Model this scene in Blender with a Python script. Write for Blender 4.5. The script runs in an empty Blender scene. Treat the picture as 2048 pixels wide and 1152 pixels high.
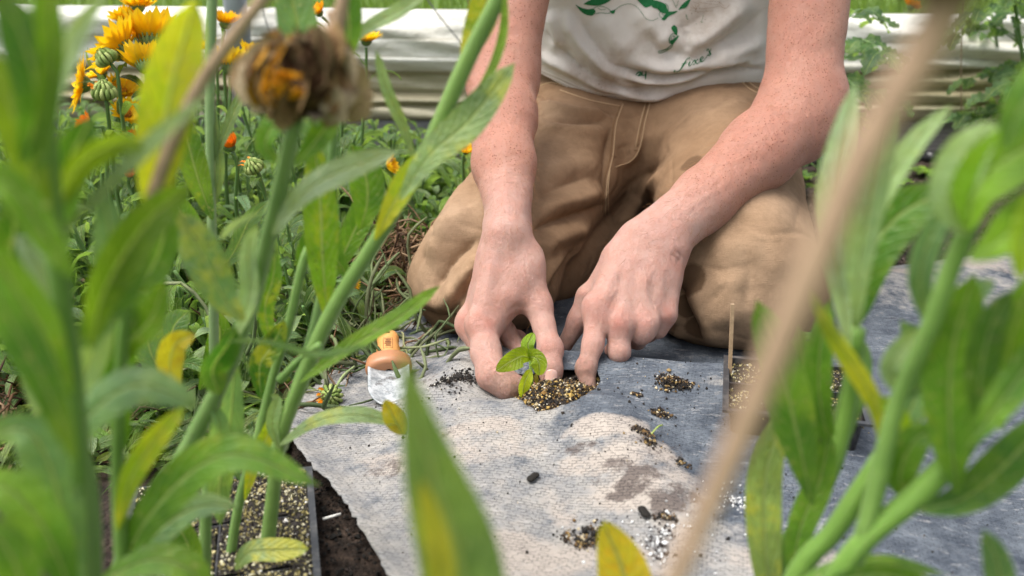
import bpy, math, random
import numpy as np
from mathutils import Vector, Matrix
from mathutils.bvhtree import BVHTree
R = math.radians
random.seed(7); rng = np.random.default_rng(7)
scene = bpy.context.scene
COL = scene.collection

# ---------------------------------------------------------------- camera, light
CAM_H, PITCH, FPX = 0.36, R(19), 1820.0
cam_d = bpy.data.cameras.new('camera'); cam = bpy.data.objects.new('camera', cam_d); COL.objects.link(cam)
cam.location = (0, 0, CAM_H); cam.rotation_euler = (R(90) - PITCH, 0, 0)
cam_d.sensor_width = 36; cam_d.lens = 36 * FPX / 2048
cam_d.clip_start = 0.01; cam_d.clip_end = 2000
cam_d.dof.use_dof = True; cam_d.dof.focus_distance = 0.82; cam_d.dof.aperture_fstop = 6.0
scene.camera = cam

SUN_EL, SUN_ROT = R(68), R(248)
world = bpy.data.worlds.new('World'); scene.world = world; world.use_nodes = True
wt = world.node_tree; wt.nodes.clear()
sky = wt.nodes.new('ShaderNodeTexSky'); sky.sky_type = 'NISHITA'; sky.sun_disc = False
sky.sun_elevation = SUN_EL; sky.sun_rotation = SUN_ROT; sky.dust_density = 5; sky.air_density = 1.0; sky.ozone_density = 0.6
hs = wt.nodes.new('ShaderNodeHueSaturation'); hs.inputs['Saturation'].default_value = 0.32
bg = wt.nodes.new('ShaderNodeBackground'); bg.inputs['Strength'].default_value = 0.15
wo = wt.nodes.new('ShaderNodeOutputWorld')
wt.links.new(sky.outputs[0], hs.inputs['Color']); wt.links.new(hs.outputs[0], bg.inputs[0]); wt.links.new(bg.outputs[0], wo.inputs[0])
sd = bpy.data.lights.new('sun', 'SUN'); sd.energy = 2.0; sd.angle = R(36); sd.color = (1, .96, .9)
sun = bpy.data.objects.new('sun', sd); COL.objects.link(sun); sun.location = (0, 0, 5)
# direction towards the sun (nishita: rotation 0 = +Y, clockwise)
sv = Vector((math.sin(SUN_ROT) * math.cos(SUN_EL), math.cos(SUN_ROT) * math.cos(SUN_EL), math.sin(SUN_EL)))
sun.rotation_euler = sv.to_track_quat('Z', 'Y').to_euler()
scene.view_settings.view_transform = 'Standard'; scene.view_settings.look = 'None'
scene.view_settings.exposure = 0.84; scene.view_settings.gamma = 1

# ---------------------------------------------------------------- picture helpers
_f = np.array([0, math.cos(PITCH), -math.sin(PITCH)]); _u = np.array([0, math.sin(PITCH), math.cos(PITCH)]); _r = np.array([1., 0, 0])
C0 = np.array([0, 0, CAM_H])
def ray(px, py): return _f + _r * ((px - 1024) / FPX) + _u * ((576 - py) / FPX)
def W(px, py, y):
    d = ray(px, py); return C0 + d * (y / d[1])
def G(px, py, z=0.0):
    d = ray(px, py); return C0 + d * ((z - CAM_H) / d[2])
def mpp(y): return y / 0.95 / FPX      # metres per photo pixel at world distance y
def sm(a, b, x):
    t = np.clip((x - a) / (b - a), 0, 1); return t * t * (3 - 2 * t)
def nrm(v):
    v = np.asarray(v, float); return v / (np.linalg.norm(v) + 1e-12)
class SinNoise:
    def __init__(s, freq, seed=0, n=9):
        r = np.random.default_rng(seed); d = r.normal(size=(n, 3)); d /= np.linalg.norm(d, axis=1)[:, None]
        s.k = d * (freq * r.uniform(.6, 1.6, n))[:, None]; s.p = r.uniform(0, 6.28, n); s.n = n
    def __call__(s, P): return np.sin(P @ s.k.T + s.p).sum(axis=1) / math.sqrt(s.n)
def srgb(r, g, b):
    f = lambda c: (c / 255 / 12.92) if c <= 10 else ((c / 255 + .055) / 1.055) ** 2.4
    return (f(r), f(g), f(b))

# ---------------------------------------------------------------- scene objects
ORG = {}
def thing(name, label, cat, loc=(0, 0, 0), group=None, kind=None):
    o = bpy.data.objects.new(name, None); COL.objects.link(o); o.location = tuple(loc); o.empty_display_size = .02
    ORG[o.name] = np.array(loc, float); tag(o, label, cat, group, kind); return o
def tag(o, label=None, cat=None, group=None, kind=None):
    if label: o['label'] = label
    if cat: o['category'] = cat
    if group: o['group'] = group
    if kind: o['kind'] = kind
    return o
def link_mesh(name, me, mats, parent=None, loc=None):
    for m in (mats if isinstance(mats, (list, tuple)) else [mats]): me.materials.append(m)
    o = bpy.data.objects.new(name, me); COL.objects.link(o)
    if parent is not None: o.parent = parent; ORG[o.name] = ORG[parent.name]
    else:
        o.location = tuple(loc if loc is not None else (0, 0, 0)); ORG[o.name] = np.array(o.location)
    return o
def copy_tree(o, parent=None, loc=None):
    c = o.copy(); COL.objects.link(c); c.parent = parent
    if loc is not None: c.location = tuple(loc)
    for ch in list(o.children): copy_tree(ch, c)
    return c

class MB:
    """collects verts / faces / uv / colour; builds ONE mesh object"""
    def __init__(s): s.v = []; s.f = []; s.uv = []; s.col = []; s.mi = []; s.n = 0
    def add(s, V, F, col=(1, 1, 1), uv=None, mi=0):
        V = np.asarray(V, float).reshape(-1, 3)
        s.v.append(V); s.f += [tuple(int(i) + s.n for i in f) for f in F]; s.mi += [mi] * len(F)
        c = np.asarray(col, float)
        if c.ndim == 1: c = np.tile(c[:3], (len(V), 1))
        s.col.append(c); s.uv.append(np.zeros((len(V), 2)) if uv is None else np.asarray(uv, float).reshape(-1, 2)); s.n += len(V)
    def grid(s, P, col=(1, 1, 1), uv=None, mi=0, closed=False):
        n, m = P.shape[:2]; F = []
        mm = m if closed else m - 1
        for i in range(n - 1):
            for j in range(mm):
                k = (j + 1) % m; F.append((i * m + j, i * m + k, (i + 1) * m + k, (i + 1) * m + j))
        if uv is None:
            a, b = np.meshgrid(np.linspace(0, 1, n), np.linspace(0, 1, m), indexing='ij'); uv = np.stack([b, a], -1)
        s.add(P.reshape(-1, 3), F, col if np.ndim(col) == 1 else np.asarray(col).reshape(-1, 3), uv, mi)
    def tube(s, pts, rad, sides=8, col=(1, 1, 1), mi=0, cap=True, flat=1.0):
        pts = np.asarray(pts, float); n = len(pts); rad = np.broadcast_to(np.asarray(rad, float), (n,))
        T = np.gradient(pts, axis=0); T /= np.linalg.norm(T, axis=1)[:, None] + 1e-12
        up = np.array([0, 0, 1.]) if abs(T[0] @ [0, 0, 1]) < .9 else np.array([0, 1., 0])
        a = np.arange(sides) * 2 * math.pi / sides; P = np.zeros((n, sides, 3))
        S = nrm(np.cross(T[0], up))
        for i in range(n):
            S = nrm(S - T[i] * (S @ T[i])); B = np.cross(T[i], S)
            P[i] = pts[i] + rad[i] * (np.cos(a)[:, None] * S + flat * np.sin(a)[:, None] * B)
        s.grid(P, col, None, mi, True)
        if cap:
            b = s.n - n * sides
            s.f.append(tuple(range(b + sides - 1, b - 1, -1))); s.f.append(tuple(range(s.n - sides, s.n))); s.mi += [mi, mi]
    def box(s, lo, hi, col=(1, 1, 1), mi=0, M=None):
        lo, hi = np.array(lo, float), np.array(hi, float)
        V = np.array([[(lo, hi)[i][0], (lo, hi)[j][1], (lo, hi)[k][2]] for i in (0, 1) for j in (0, 1) for k in (0, 1)])
        if M is not None: V = M(V)
        s.add(V, [(0, 1, 3, 2), (4, 6, 7, 5), (0, 4, 5, 1), (2, 3, 7, 6), (0, 2, 6, 4), (1, 5, 7, 3)], col, None, mi)
    def build(s, name, mats, parent=None, loc=None, smooth=True):
        V = np.concatenate(s.v); org = ORG[parent.name] if parent is not None else np.array(loc if loc is not None else (0, 0, 0), float)
        me = bpy.data.meshes.new(name); me.from_pydata((V - org).tolist(), [], s.f); me.update()
        col = np.concatenate(s.col); uv = np.concatenate(s.uv)
        ca = me.color_attributes.new('Col', 'FLOAT_COLOR', 'POINT')
        ca.data.foreach_set('color', np.concatenate([col, np.ones((len(col), 1))], 1).ravel())
        ul = me.uv_layers.new(name='UVMap'); li = np.zeros(len(me.loops), np.int32); me.loops.foreach_get('vertex_index', li)
        ul.data.foreach_set('uv', uv[li].ravel())
        me.polygons.foreach_set('material_index', np.array(s.mi, np.int32)); me.polygons.foreach_set('use_smooth', np.full(len(s.f), smooth))
        return link_mesh(name, me, mats, parent, loc)

def spline(P, n):
    P = np.asarray(P, float)
    if len(P) == 2: return P[0] + (P[1] - P[0]) * np.linspace(0, 1, n)[:, None]
    Q = np.vstack([2 * P[0] - P[1], P, 2 * P[-1] - P[-2]]); seg = np.linalg.norm(np.diff(P, axis=0), axis=1); cum = np.r_[0, np.cumsum(seg)]
    out = []
    for t in np.linspace(0, cum[-1], n):
        i = min(np.searchsorted(cum, t, side='right') - 1, len(P) - 2); u = (t - cum[i]) / (seg[i] + 1e-12)
        a, b, c, d = Q[i:i + 4]
        out.append(.5 * ((2 * b) + (c - a) * u + (2 * a - 5 * b + 4 * c - d) * u * u + (3 * b - a - 3 * c + d) * u ** 3))
    return np.array(out)

# ---------------------------------------------------------------- node materials
class NT:
    def __init__(s, name):
        s.m = bpy.data.materials.new(name); s.m.use_nodes = True; s.t = s.m.node_tree; s.t.nodes.clear()
        s.out = s.t.nodes.new('ShaderNodeOutputMaterial')
    def n(s, typ, **kw):
        nd = s.t.nodes.new('ShaderNode' + typ)
        for k, v in kw.items():
            if k[0] == '_': setattr(nd, k[1:], v)
        return nd
    def set(s, sock, v):
        if isinstance(v, bpy.types.NodeSocket): s.t.links.new(v, sock)
        elif isinstance(v, (tuple, list)) and len(v) == 3 and sock.type == 'RGBA': sock.default_value = (*v, 1)
        else: sock.default_value = v
    def coord(s, kind='Object'): return s.n('TexCoord').outputs[kind]
    def attr(s, name, out='Color'):
        a = s.n('Attribute'); a.attribute_name = name; return a.outputs[out]
    def noise(s, scale, detail=4, rough=.55, vec=None, out=0, dist=0):
        nd = s.n('TexNoise'); nd.inputs['Scale'].default_value = scale; nd.inputs['Detail'].default_value = detail
        nd.inputs['Roughness'].default_value = rough; nd.inputs['Distortion'].default_value = dist
        s.t.links.new(vec if vec is not None else s.coord(), nd.inputs['Vector']); return nd.outputs[out]
    def voro(s, scale, vec=None, feat='F1', out='Distance'):
        nd = s.n('TexVoronoi'); nd.feature = feat; nd.inputs['Scale'].default_value = scale
        s.t.links.new(vec if vec is not None else s.coord(), nd.inputs['Vector']); return nd.outputs[out]
    def ramp(s, fac, stops):
        nd = s.n('ValToRGB'); e = nd.color_ramp.elements
        while len(e) < len(stops): e.new(.5)
        for el, (p, c) in zip(e, stops):
            el.position = p; el.color = (*c, 1) if isinstance(c, (tuple, list)) else (c, c, c, 1)
        s.set(nd.inputs[0], fac); return nd.outputs[0]
    def mix(s, fac, a, b, mode='MIX'):
        nd = s.n('Mix'); nd.data_type = 'RGBA'; nd.blend_type = mode; nd.clamp_factor = True
        s.set(nd.inputs[0], fac); s.set(nd.inputs[6], a); s.set(nd.inputs[7], b); return nd.outputs[2]
    def math(s, op, a, b=0.0, c=0.0, clamp=False):
        nd = s.n('Math'); nd.operation = op; nd.use_clamp = clamp
        s.set(nd.inputs[0], a); s.set(nd.inputs[1], b); s.set(nd.inputs[2], c); return nd.outputs[0]
    def sep(s, v):
        nd = s.n('SeparateXYZ'); s.set(nd.inputs[0], v); return nd.outputs
    def mapv(s, vec, scale=(1, 1, 1), rot=(0, 0, 0), loc=(0, 0, 0)):
        nd = s.n('Mapping'); nd.inputs['Scale'].default_value = scale; nd.inputs['Rotation'].default_value = rot; nd.inputs['Location'].default_value = loc
        s.set(nd.inputs[0], vec); return nd.outputs[0]
    def bump(s, h, strength=.3, dist=.001, nrm=None):
        nd = s.n('Bump'); nd.inputs['Strength'].default_value = strength; nd.inputs['Distance'].default_value = dist
        s.set(nd.inputs['Height'], h)
        if nrm is not None: s.t.links.new(nrm, nd.inputs['Normal'])
        return nd.outputs[0]
    def pbr(s, col, rough=.6, normal=None, spec=.5, metal=0, sss=0, sss_r=(1, .3, .15), sss_s=.004, coat=0, alpha=None, trans=0, sheen=0):
        p = s.n('BsdfPrincipled'); s.set(p.inputs['Base Color'], col); s.set(p.inputs['Roughness'], rough); s.set(p.inputs['Metallic'], metal)
        s.set(p.inputs['Specular IOR Level'], spec); s.set(p.inputs['Coat Weight'], coat); s.set(p.inputs['Sheen Weight'], sheen); s.set(p.inputs['Transmission Weight'], trans)
        if sss: p.inputs['Subsurface Weight'].default_value = sss; p.inputs['Subsurface Radius'].default_value = sss_r; p.inputs['Subsurface Scale'].default_value = sss_s
        if normal is not None: s.t.links.new(normal, p.inputs['Normal'])
        if alpha is not None: s.set(p.inputs['Alpha'], alpha)
        return p.outputs[0]
    def finish(s, sh): s.t.links.new(sh, s.out.inputs['Surface']); return s.m

def leaf_material(name, yellow=.0, pale=.35, aphid=False):
    t = NT(name); base = t.attr('Col'); uv = t.coord('UV'); o = t.coord(); x, y, _ = t.sep(uv)
    a = t.math('ABSOLUTE', t.math('SUBTRACT', x, .5))                       # 0 at the midrib .. .5 at the margin
    rib = t.math('SUBTRACT', 1, t.math('MULTIPLY', a, 16), clamp=True)
    w = t.n('TexWave'); w.bands_direction = 'Y'; w.inputs['Scale'].default_value = 3.2; w.inputs['Distortion'].default_value = 2.0; w.inputs['Detail'].default_value = 2
    cmb = t.n('CombineXYZ'); t.set(cmb.inputs[0], x); t.set(cmb.inputs[1], t.math('SUBTRACT', y, t.math('MULTIPLY', a, .45)))
    t.t.links.new(cmb.outputs[0], w.inputs['Vector'])
    vein = t.math('POWER', w.outputs['Fac'], 7.0)
    n1 = t.noise(55, 4, .6, o); n2 = t.noise(190, 3, .6, o); n3 = t.noise(34, 5, .68, o)
    c = t.mix(t.ramp(n1, [(.34, 0.0), (.66, 1.0)]), t.mix(.5, base, (.015, .085, .004)), t.mix(.28, base, (.28, .46, .03)))
    c = t.mix(.25, c, base)
    n0 = t.noise(16, 3, .5, o); c = t.mix(t.ramp(n0, [(.40, .75), (.58, 0.0)]), c, t.mix(.62, c, (.004, .035, .002))); c = t.mix(t.ramp(t.noise(23, 3, .6, o), [(.52, 0.0), (.68, .5)]), c, t.mix(.5, c, (.36, .48, .04)))
    ymask = t.ramp(t.math('ADD', t.math('MULTIPLY', n3, .7), t.math('MULTIPLY', n2, .3)), [(.60 - .22 * yellow, 0.0), (.70 - .18 * yellow, 1.0)])
    c = t.mix(t.math('MULTIPLY', ymask, .15 + .75 * min(1, yellow)), c, (.50, .46, .03))
    c = t.mix(t.math('MULTIPLY', vein, .13), c, (.35, .45, .16)); c = t.mix(t.math('MULTIPLY', rib, .65), c, (.42, .52, .24))
    sp = t.ramp(t.noise(420, 2, .5, o), [(.30, 1.0), (.36, 0.0)])
    c = t.mix(t.math('MULTIPLY', sp, .35), c, (.42, .36, .18))
    if aphid:
        ap = t.ramp(t.voro(260, o), [(.10, 1.0), (.17, 0.0)]); am = t.ramp(t.noise(30, 2, .5, o), [(.52, 0.0), (.58, 1.0)])
        c = t.mix(t.math('MULTIPLY', ap, am), c, (.01, .01, .012))
    back = t.n('NewGeometry').outputs['Backfacing']
    c = t.mix(t.math('MULTIPLY', back, pale), c, (.30, .42, .26))
    bh = t.math('ADD', t.math('MULTIPLY', rib, -1.2), t.math('ADD', t.math('MULTIPLY', vein, -.3), t.math('MULTIPLY', n2, .8)))
    nb = t.bump(t.math('ADD', bh, t.math('MULTIPLY', t.noise(480, 3, .6, o), .6)), .9, .0016)
    p = t.pbr(c, t.math('ADD', .30, t.math('MULTIPLY', n2, .25)), nb, .5, sheen=.04)
    tr = t.n('BsdfTranslucent'); t.set(tr.inputs['Color'], t.mix(1.0, c, (2.1, 2.1, .8), 'MULTIPLY')); t.t.links.new(nb, tr.inputs['Normal'])
    ms = t.n('MixShader'); ms.inputs[0].default_value = .42; t.t.links.new(p, ms.inputs[1]); t.t.links.new(tr.outputs[0], ms.inputs[2])
    return t.finish(ms.outputs[0])
M = {}
M['leaf'] = leaf_material('calendula_leaf', .12)
M['leaf_y'] = leaf_material('calendula_leaf_yellowing', .75)
M['leaf_a'] = leaf_material('calendula_leaf_aphids', .45, aphid=True)
def stem_material():
    t = NT('stem_green'); o = t.coord(); base = t.attr('Col')
    st = t.noise(1.0, 5, .65, t.mapv(t.coord('UV'), (11, 3.5, 1)))
    c = t.mix(t.ramp(st, [(.35, 0.0), (.65, .45)]), t.mix(.25, base, (.02, .09, .01)), t.mix(.4, base, (.45, .60, .22))); c = t.mix(t.ramp(t.noise(26, 3, .6, o), [(.45, .45), (.6, 0.0)]), c, t.mix(.5, c, (.02, .09, .01)))
    ap = t.ramp(t.voro(230, o), [(.10, 1.0), (.16, 0.0)]); am = t.ramp(t.noise(14, 2, .5, o), [(.56, 0.0), (.62, 1.0)])
    c = t.mix(t.math('MULTIPLY', ap, am), c, (.012, .014, .012))
    nb = t.bump(t.math('ADD', st, t.noise(900, 2, .5, o)), .45, .0008)
    p = t.pbr(c, .5, nb, .4, sss=.15, sss_r=(.3, 1, .1), sss_s=.003, sheen=.05); return t.finish(p)
M['stem'] = stem_material()
def petal_material():
    t = NT('petal'); b = t.attr('Col'); uv = t.coord('UV'); x, y, _ = t.sep(uv)
    ln = t.noise(6, 2, .5, t.mapv(uv, (5, .5, 1)))
    c = t.mix(t.ramp(ln, [(.4, 0.0), (.75, .3)]), b, t.mix(.35, b, (.85, .25, .0)))
    p = t.pbr(c, .5, t.bump(ln, .4, .0006), .3); tr = t.n('BsdfTranslucent'); t.set(tr.inputs['Color'], c)
    ms = t.n('MixShader'); ms.inputs[0].default_value = .42; t.t.links.new(p, ms.inputs[1]); t.t.links.new(tr.outputs[0], ms.inputs[2])
    return t.finish(ms.outputs[0])
M['petal'] = petal_material()
def simple_col(name, rough=.7, noise_s=300, amt=.35, bump=.4, dist=.0008, sss=0, spec=.4):
    t = NT(name); b = t.attr('Col'); n = t.noise(noise_s, 4, .6)
    c = t.mix(t.math('MULTIPLY', n, amt), b, (.02, .015, .01)); return t.finish(t.pbr(c, rough, t.bump(n, bump, dist), spec, sss=sss))
M['grain'] = simple_col('potting_grains', .75, 900, .25, .5, .0004)
M['dry'] = simple_col('dried_plant', .8, 240, .55, .6, .0012, spec=.2)
# ---------------------------------------------------------------- ground
nA = SinNoise(14, 3); nB = SinNoise(40, 4); nC = SinNoise(110, 5); nD = SinNoise(7, 6)
def fab_h(x, y):
    x = np.asarray(x, float); y = np.asarray(y, float); P = np.stack([x, y, 0 * x], -1).reshape(-1, 3)
    crest = .757 + .03 * (x - .1) ** 2 - .02 * np.sin((x - .05) * 9)
    lat = sm(-.13, -.01, x) * (1 - sm(.22, .36, x))
    back = 1 - sm(crest, crest + .05, y); front = .35 + .65 * sm(.48, crest - .02, y)
    z = .032 * lat * back * front
    z = z + .012 * np.exp(-((x - (.07 + .25 * (.66 - y))) / .035) ** 2) * sm(.45, .56, y) * (1 - sm(.62, .70, y))
    z = z + .006 * np.exp(-((y - (.71 + .12 * (x + .02))) / .012) ** 2) * (1 - sm(-.03, .02, x)) * sm(-.2, -.1, x)
    z = z - .012 * np.exp(-(((x - .04) / .05) ** 2 + ((y - .708) / .02) ** 2))
    fine = (.0020 * nA(P) + .0014 * nB(P) + .00055 * nC(P)).reshape(x.shape)
    z = z + fine + .002 * nD(P).reshape(x.shape)
    # far strip of cloth on the right lies in soft folds
    z = z + .012 * sm(.30, .45, x) * np.exp(-((y - (1.02 + .42 * (x - .41))) / .045) ** 2)
    z = z - .015 * np.exp(-(((x + .015) / .028) ** 2 + ((y - .706) / .026) ** 2))
    return z + .004
def onfab(px, py):
    d = ray(px, py); z = .01
    for _ in range(12):
        p = C0 + d * ((z - CAM_H) / d[2]); z = .5 * z + .5 * float(fab_h(p[0], p[1]))
    return C0 + d * ((z - CAM_H) / d[2])
def soil_h(x, y):
    P = np.stack([x, y, 0 * x], -1).reshape(-1, 3)
    return (-.014 + .004 * nA(P) + .0022 * nB(P) + .0012 * nC(P)).reshape(np.shape(x))
def soil_mat():
    t = NT('soil'); o = t.coord(); n = t.noise(60, 8, .7, o); v = t.voro(230, o); n2 = t.noise(6, 4, .6, o)
    c = t.ramp(n, [(.3, (.008, .006, .005)), (.5, (.035, .024, .018)), (.72, (.11, .075, .055))])
    c = t.mix(t.ramp(n2, [(.4, 0.0), (.65, .6)]), c, (.02, .014, .011))
    sp = t.ramp(t.voro(420, o), [(.06, 1.0), (.10, 0.0)]); c = t.mix(t.math('MULTIPLY', sp, .5), c, (.28, .22, .15))
    h = t.math('ADD', t.math('MULTIPLY', n, 1.3), t.math('MULTIPLY', v, -.7))
    return t.finish(t.pbr(c, .9, t.bump(h, .9, .006), .25))
M['soil'] = soil_mat()
def meadow_mat():
    t = NT('meadow'); o = t.coord(); n = t.noise(9, 8, .7, o)
    return t.finish(t.pbr(t.ramp(n, [(.3, (.03, .07, .012)), (.7, (.16, .24, .05))]), .9, t.bump(n, .6, .03), .2))
M['meadow'] = meadow_mat()
def height_grid(name, xs, ys, hf, mat, **kw):
    X, Y = np.meshgrid(xs, ys, indexing='ij'); Z = hf(X, Y); b = MB(); b.grid(np.stack([X, Y, Z], -1)); return b.build(name, mat, **kw)
g = height_grid('soil_bed', np.linspace(-1.5, 1.7, 330), np.linspace(.15, 2.0, 220), soil_h, M['soil']); tag(g, kind='structure')
def ground_far(x, y):
    inside = (x > -1.45) & (x < 1.65) & (y > .2) & (y < 1.95)
    return np.where(inside, -.06, -.03)
xs = np.r_[-400, -120, -40, -12, -5, np.linspace(-2.4, 2.6, 40), 5, 12, 40, 120, 400]; ys = np.r_[-30, -8, -2, np.linspace(-.4, 3, 40), 5, 9, 20, 60, 200, 800]
g = height_grid('ground', xs, ys, ground_far, M['meadow']); tag(g, kind='structure')

# ---- woven landscape fabric: sheet with a torn left edge and a cut planting hole
HOLE = [onfab(*p)[:2] for p in [(1012, 782), (1040, 802), (1076, 823), (1112, 815), (1150, 803), (1178, 786), (1200, 762), (1196, 742), (1150, 738), (1080, 744), (1020, 752)]]
EDGE = [G(*p)[:2] for p in [(860, 1400), (800, 1230), (762, 1152), (735, 1100), (700, 1035), (655, 975), (622, 940), (590, 900), (575, 880)]] + \
       [np.array(p) for p in [(-.185, .69), (-.19, .73), (-.165, .80), (-.145, .88), (-.13, .98), (-.08, 1.10)]]
FARE = [np.array(p) for p in [(.15, 1.10), (.41, 1.085), (.52, 1.125), (.70, 1.205), (1.0, 1.30), (1.6, 1.45)]]
def inpoly(P, poly):
    poly = np.asarray(poly); x, y = P[:, 0], P[:, 1]; c = np.zeros(len(P), bool); j = len(poly) - 1
    for i in range(len(poly)):
        xi, yi = poly[i]; xj, yj = poly[j]
        with np.errstate(divide='ignore', invalid='ignore'): hit = ((yi > y) != (yj > y)) & (x < (xj - xi) * (y - yi) / (yj - yi) + xi)
        c ^= hit; j = i
    return c
def fine_poly(poly, step=.004, jit=.0012):
    out = []; poly = np.asarray(poly)
    for i in range(len(poly)):
        a, b = poly[i], poly[(i + 1) % len(poly)]; n = max(1, int(np.linalg.norm(b - a) / step))
        for k in range(n): out.append(a + (b - a) * k / n + rng.normal(size=2) * jit)
    return np.array(out)
def blob(P, c, rx, ry=None, rot=0, ns=None, amp=.35):
    ry = ry or rx; d = P[:, :2] - np.asarray(c)[:2]; cs, sn = math.cos(rot), math.sin(rot)
    u = (d[:, 0] * cs + d[:, 1] * sn) / rx; v = (-d[:, 0] * sn + d[:, 1] * cs) / ry; r = np.sqrt(u * u + v * v)
    if ns is not None: r = r + amp * ns(P)
    return 1 - sm(.35, 1.45, r)
def fabric():
    from mathutils import geometry as geo
    outer = fine_poly(EDGE + FARE + [np.array([1.6, .2]), np.array([.0, .2])], .005, .0009)
    hole = fine_poly(HOLE, .004, .0008)
    # interior points on a staggered grid, denser near the camera's view of the hole
    pts = []
    for (x0, x1, y0, y1, s) in [(-.2, .42, .42, .85, .0033), (-.2, 1.6, .2, 1.46, .011)]:
        xs = np.arange(x0, x1, s); ys = np.arange(y0, y1, s); X, Y = np.meshgrid(xs, ys, indexing='ij'); X = X + (np.arange(len(ys)) % 2) * s / 2
        Q = np.stack([X.ravel(), Y.ravel()], -1)
        if s > .005: Q = Q[~((Q[:, 0] > -.2) & (Q[:, 0] < .42) & (Q[:, 1] > .42) & (Q[:, 1] < .85))]
        pts.append(Q)
    Q = np.concatenate(pts); Q = Q[inpoly(Q, outer) & ~inpoly(Q, hole)]
    # keep clear of the outlines
    def far(Q, L, d):
        keep = np.ones(len(Q), bool)
        for a in range(0, len(L)):
            keep &= ((Q - L[a]) ** 2).sum(1) > d * d
        return Q[keep]
    Q = far(Q, outer[outer[:, 0] < .75], .0024); Q = far(Q, hole, .002)
    V2 = [Vector(p) for p in np.concatenate([outer, hole, Q])]
    no, nh = len(outer), len(hole)
    ed = [(i, (i + 1) % no) for i in range(no)] + [(no + i, no + (i + 1) % nh) for i in range(nh)]
    r = geo.delaunay_2d_cdt(V2, ed, [], 0, 1e-6)
    P = np.array([tuple(v) for v in r[0]]); F = np.array([f for f in r[2] if len(f) == 3]); cen = P[F].mean(1)
    F = F[inpoly(cen, outer) & ~inpoly(cen, hole)]
    Z = fab_h(P[:, 0], P[:, 1])
    # curled lips: left torn edge lifts slightly, hole edge dips
    de = np.min(np.stack([np.linalg.norm(P - e, axis=1) for e in outer[(outer[:, 0] < .0) & (outer[:, 1] < 1.0)][::3]]), 0)
    Z += .006 * np.exp(-(de / .012) ** 2) * (P[:, 1] < .7)
    V = np.column_stack([P, Z]); P3 = np.column_stack([P, 0 * Z])
    n1 = SinNoise(45, 21); n2 = SinNoise(160, 22); n12 = lambda q: n1(q) * .7 + n2(q) * .45
    # real dirt: 'dust' = pale clay film (1) over dark blue-grey cloth (0)
    bl = lambda px, py, rx, ry, rot=0, amp=.35: blob(P3, onfab(px, py), rx, ry, rot, n12, amp)
    dust = np.zeros(len(P)); X, Y = P[:, 0], P[:, 1]
    # border between pale left and blue right follows photo: (1000,740)->(1060,790)->(1230,860)->(1320,940)->(1400,1010)->(1500,1150)
    bd = np.array([onfab(*p)[:2] for p in [(930, 715), (1120, 845), (1215, 870), (1235, 930), (1330, 960), (1380, 1010), (1490, 1060), (1540, 1150), (1560, 1200)]])
    bx = np.interp(Y, bd[::-1, 1], bd[::-1, 0]); dust = 1 - sm(-.030, .030, X - bx + .012 * n12(P3)); dust[Y > .745] *= 1 - .6 * sm(.745, .77, Y[Y > .745])
    dust = np.maximum(dust, .55 * sm(.92, 1.0, Y) * sm(.3, .4, X)); dust = np.maximum(dust, .4 * bl(1480, 760, .05, .02, 0)); dust = np.maximum(dust, .75 * (1 - sm(.84, .92, Y)) * (1 - sm(-.03, .04, X)))
    clay = np.zeros(len(P))
    for (px, py, rx, ry) in [(980, 900, .04, .02), (1210, 850, .03, .012), (1000, 960, .03, .02), (1180, 930, .05, .02), (1230, 990, .05, .03), (1120, 1010, .05, .03), (1100, 1110, .06, .03), (960, 850, .03, .012), (1330, 1110, .05, .03), (1560, 1120, .05, .02), (750, 930, .03, .02), (860, 1010, .03, .03), (1980, 520, .05, .05), (1830, 540, .05, .03)]:
        clay = np.maximum(clay, bl(px, py, rx, ry, 0, .5))
    wet = np.zeros(len(P))
    for (px, py, rx) in [(1345, 775, .020), (1318, 830, .010), (1302, 882, .011), (905, 770, .024), (935, 757, .014), (1170, 1080, .016), (1335, 1047, .010), (1110, 790, .050), (1278, 792, .006), (1330, 900, .02), (1480, 1010, .01)]: wet = np.maximum(wet, .62 * bl(px, py, rx, rx * .7))
    for (px, py, rx, ry, rot, a) in [(1150, 898, .011, .007, .2, .9), (1180, 888, .008, .005, 0, .8), (1230, 935, .017, .010, -.2, .8), (1185, 968, .012, .009, .5, .8), (1265, 965, .024, .013, .5, 1.), (1235, 990, .016, .009, 0, .9), (1345, 998, .020, .016, .2, 1.), (1330, 1030, .013, .010, 0, .6), (1120, 937, .012, .008, .2, .6), (1065, 960, .005, .008, -.4, 1.),
                                     (925, 840, .026, .012, .5, .65), (900, 862, .016, .008, .3, .5), (1160, 850, .010, .004, 0, .4), (750, 945, .022, .015, .3, .75), (910, 880, .012, .009, 0, .35), (1200, 1030, .010, .004, 0, .6), (1190, 1085, .018, .010, 0, .6), (1330, 1110, .030, .016, 0, .7), (1300, 1090, .016, .008, 0, .7),
                                     (900, 745, .06, .010, 0, .55), (880, 700, .05, .012, 0, .6), (1560, 930, .03, .02, 0, .3), (1850, 530, .02, .02, 0, .5), (1860, 590, .02, .008, 0, .7), (1980, 560, .025, .02, 0, .4)]:
        wet = np.maximum(wet, a * bl(px, py, rx, ry, rot, .55))
    me = bpy.data.meshes.new('fabric'); me.from_pydata(V.tolist(), [], F.tolist()); me.update()
    for nm, A in (('dust', dust), ('clay', clay), ('wet', wet)):
        at = me.attributes.new(nm, 'FLOAT', 'POINT'); at.data.foreach_set('value', A.astype(np.float32))
    me.polygons.foreach_set('use_smooth', np.ones(len(me.polygons), bool))
    o = link_mesh('landscape_fabric', me, fabric_mat())
    md = o.modifiers.new('thick', 'SOLIDIFY'); md.thickness = .0012; md.offset = -1
    tag(o, 'dusty grey woven landscape fabric with torn left edge and a cut planting hole', 'ground cloth')
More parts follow.
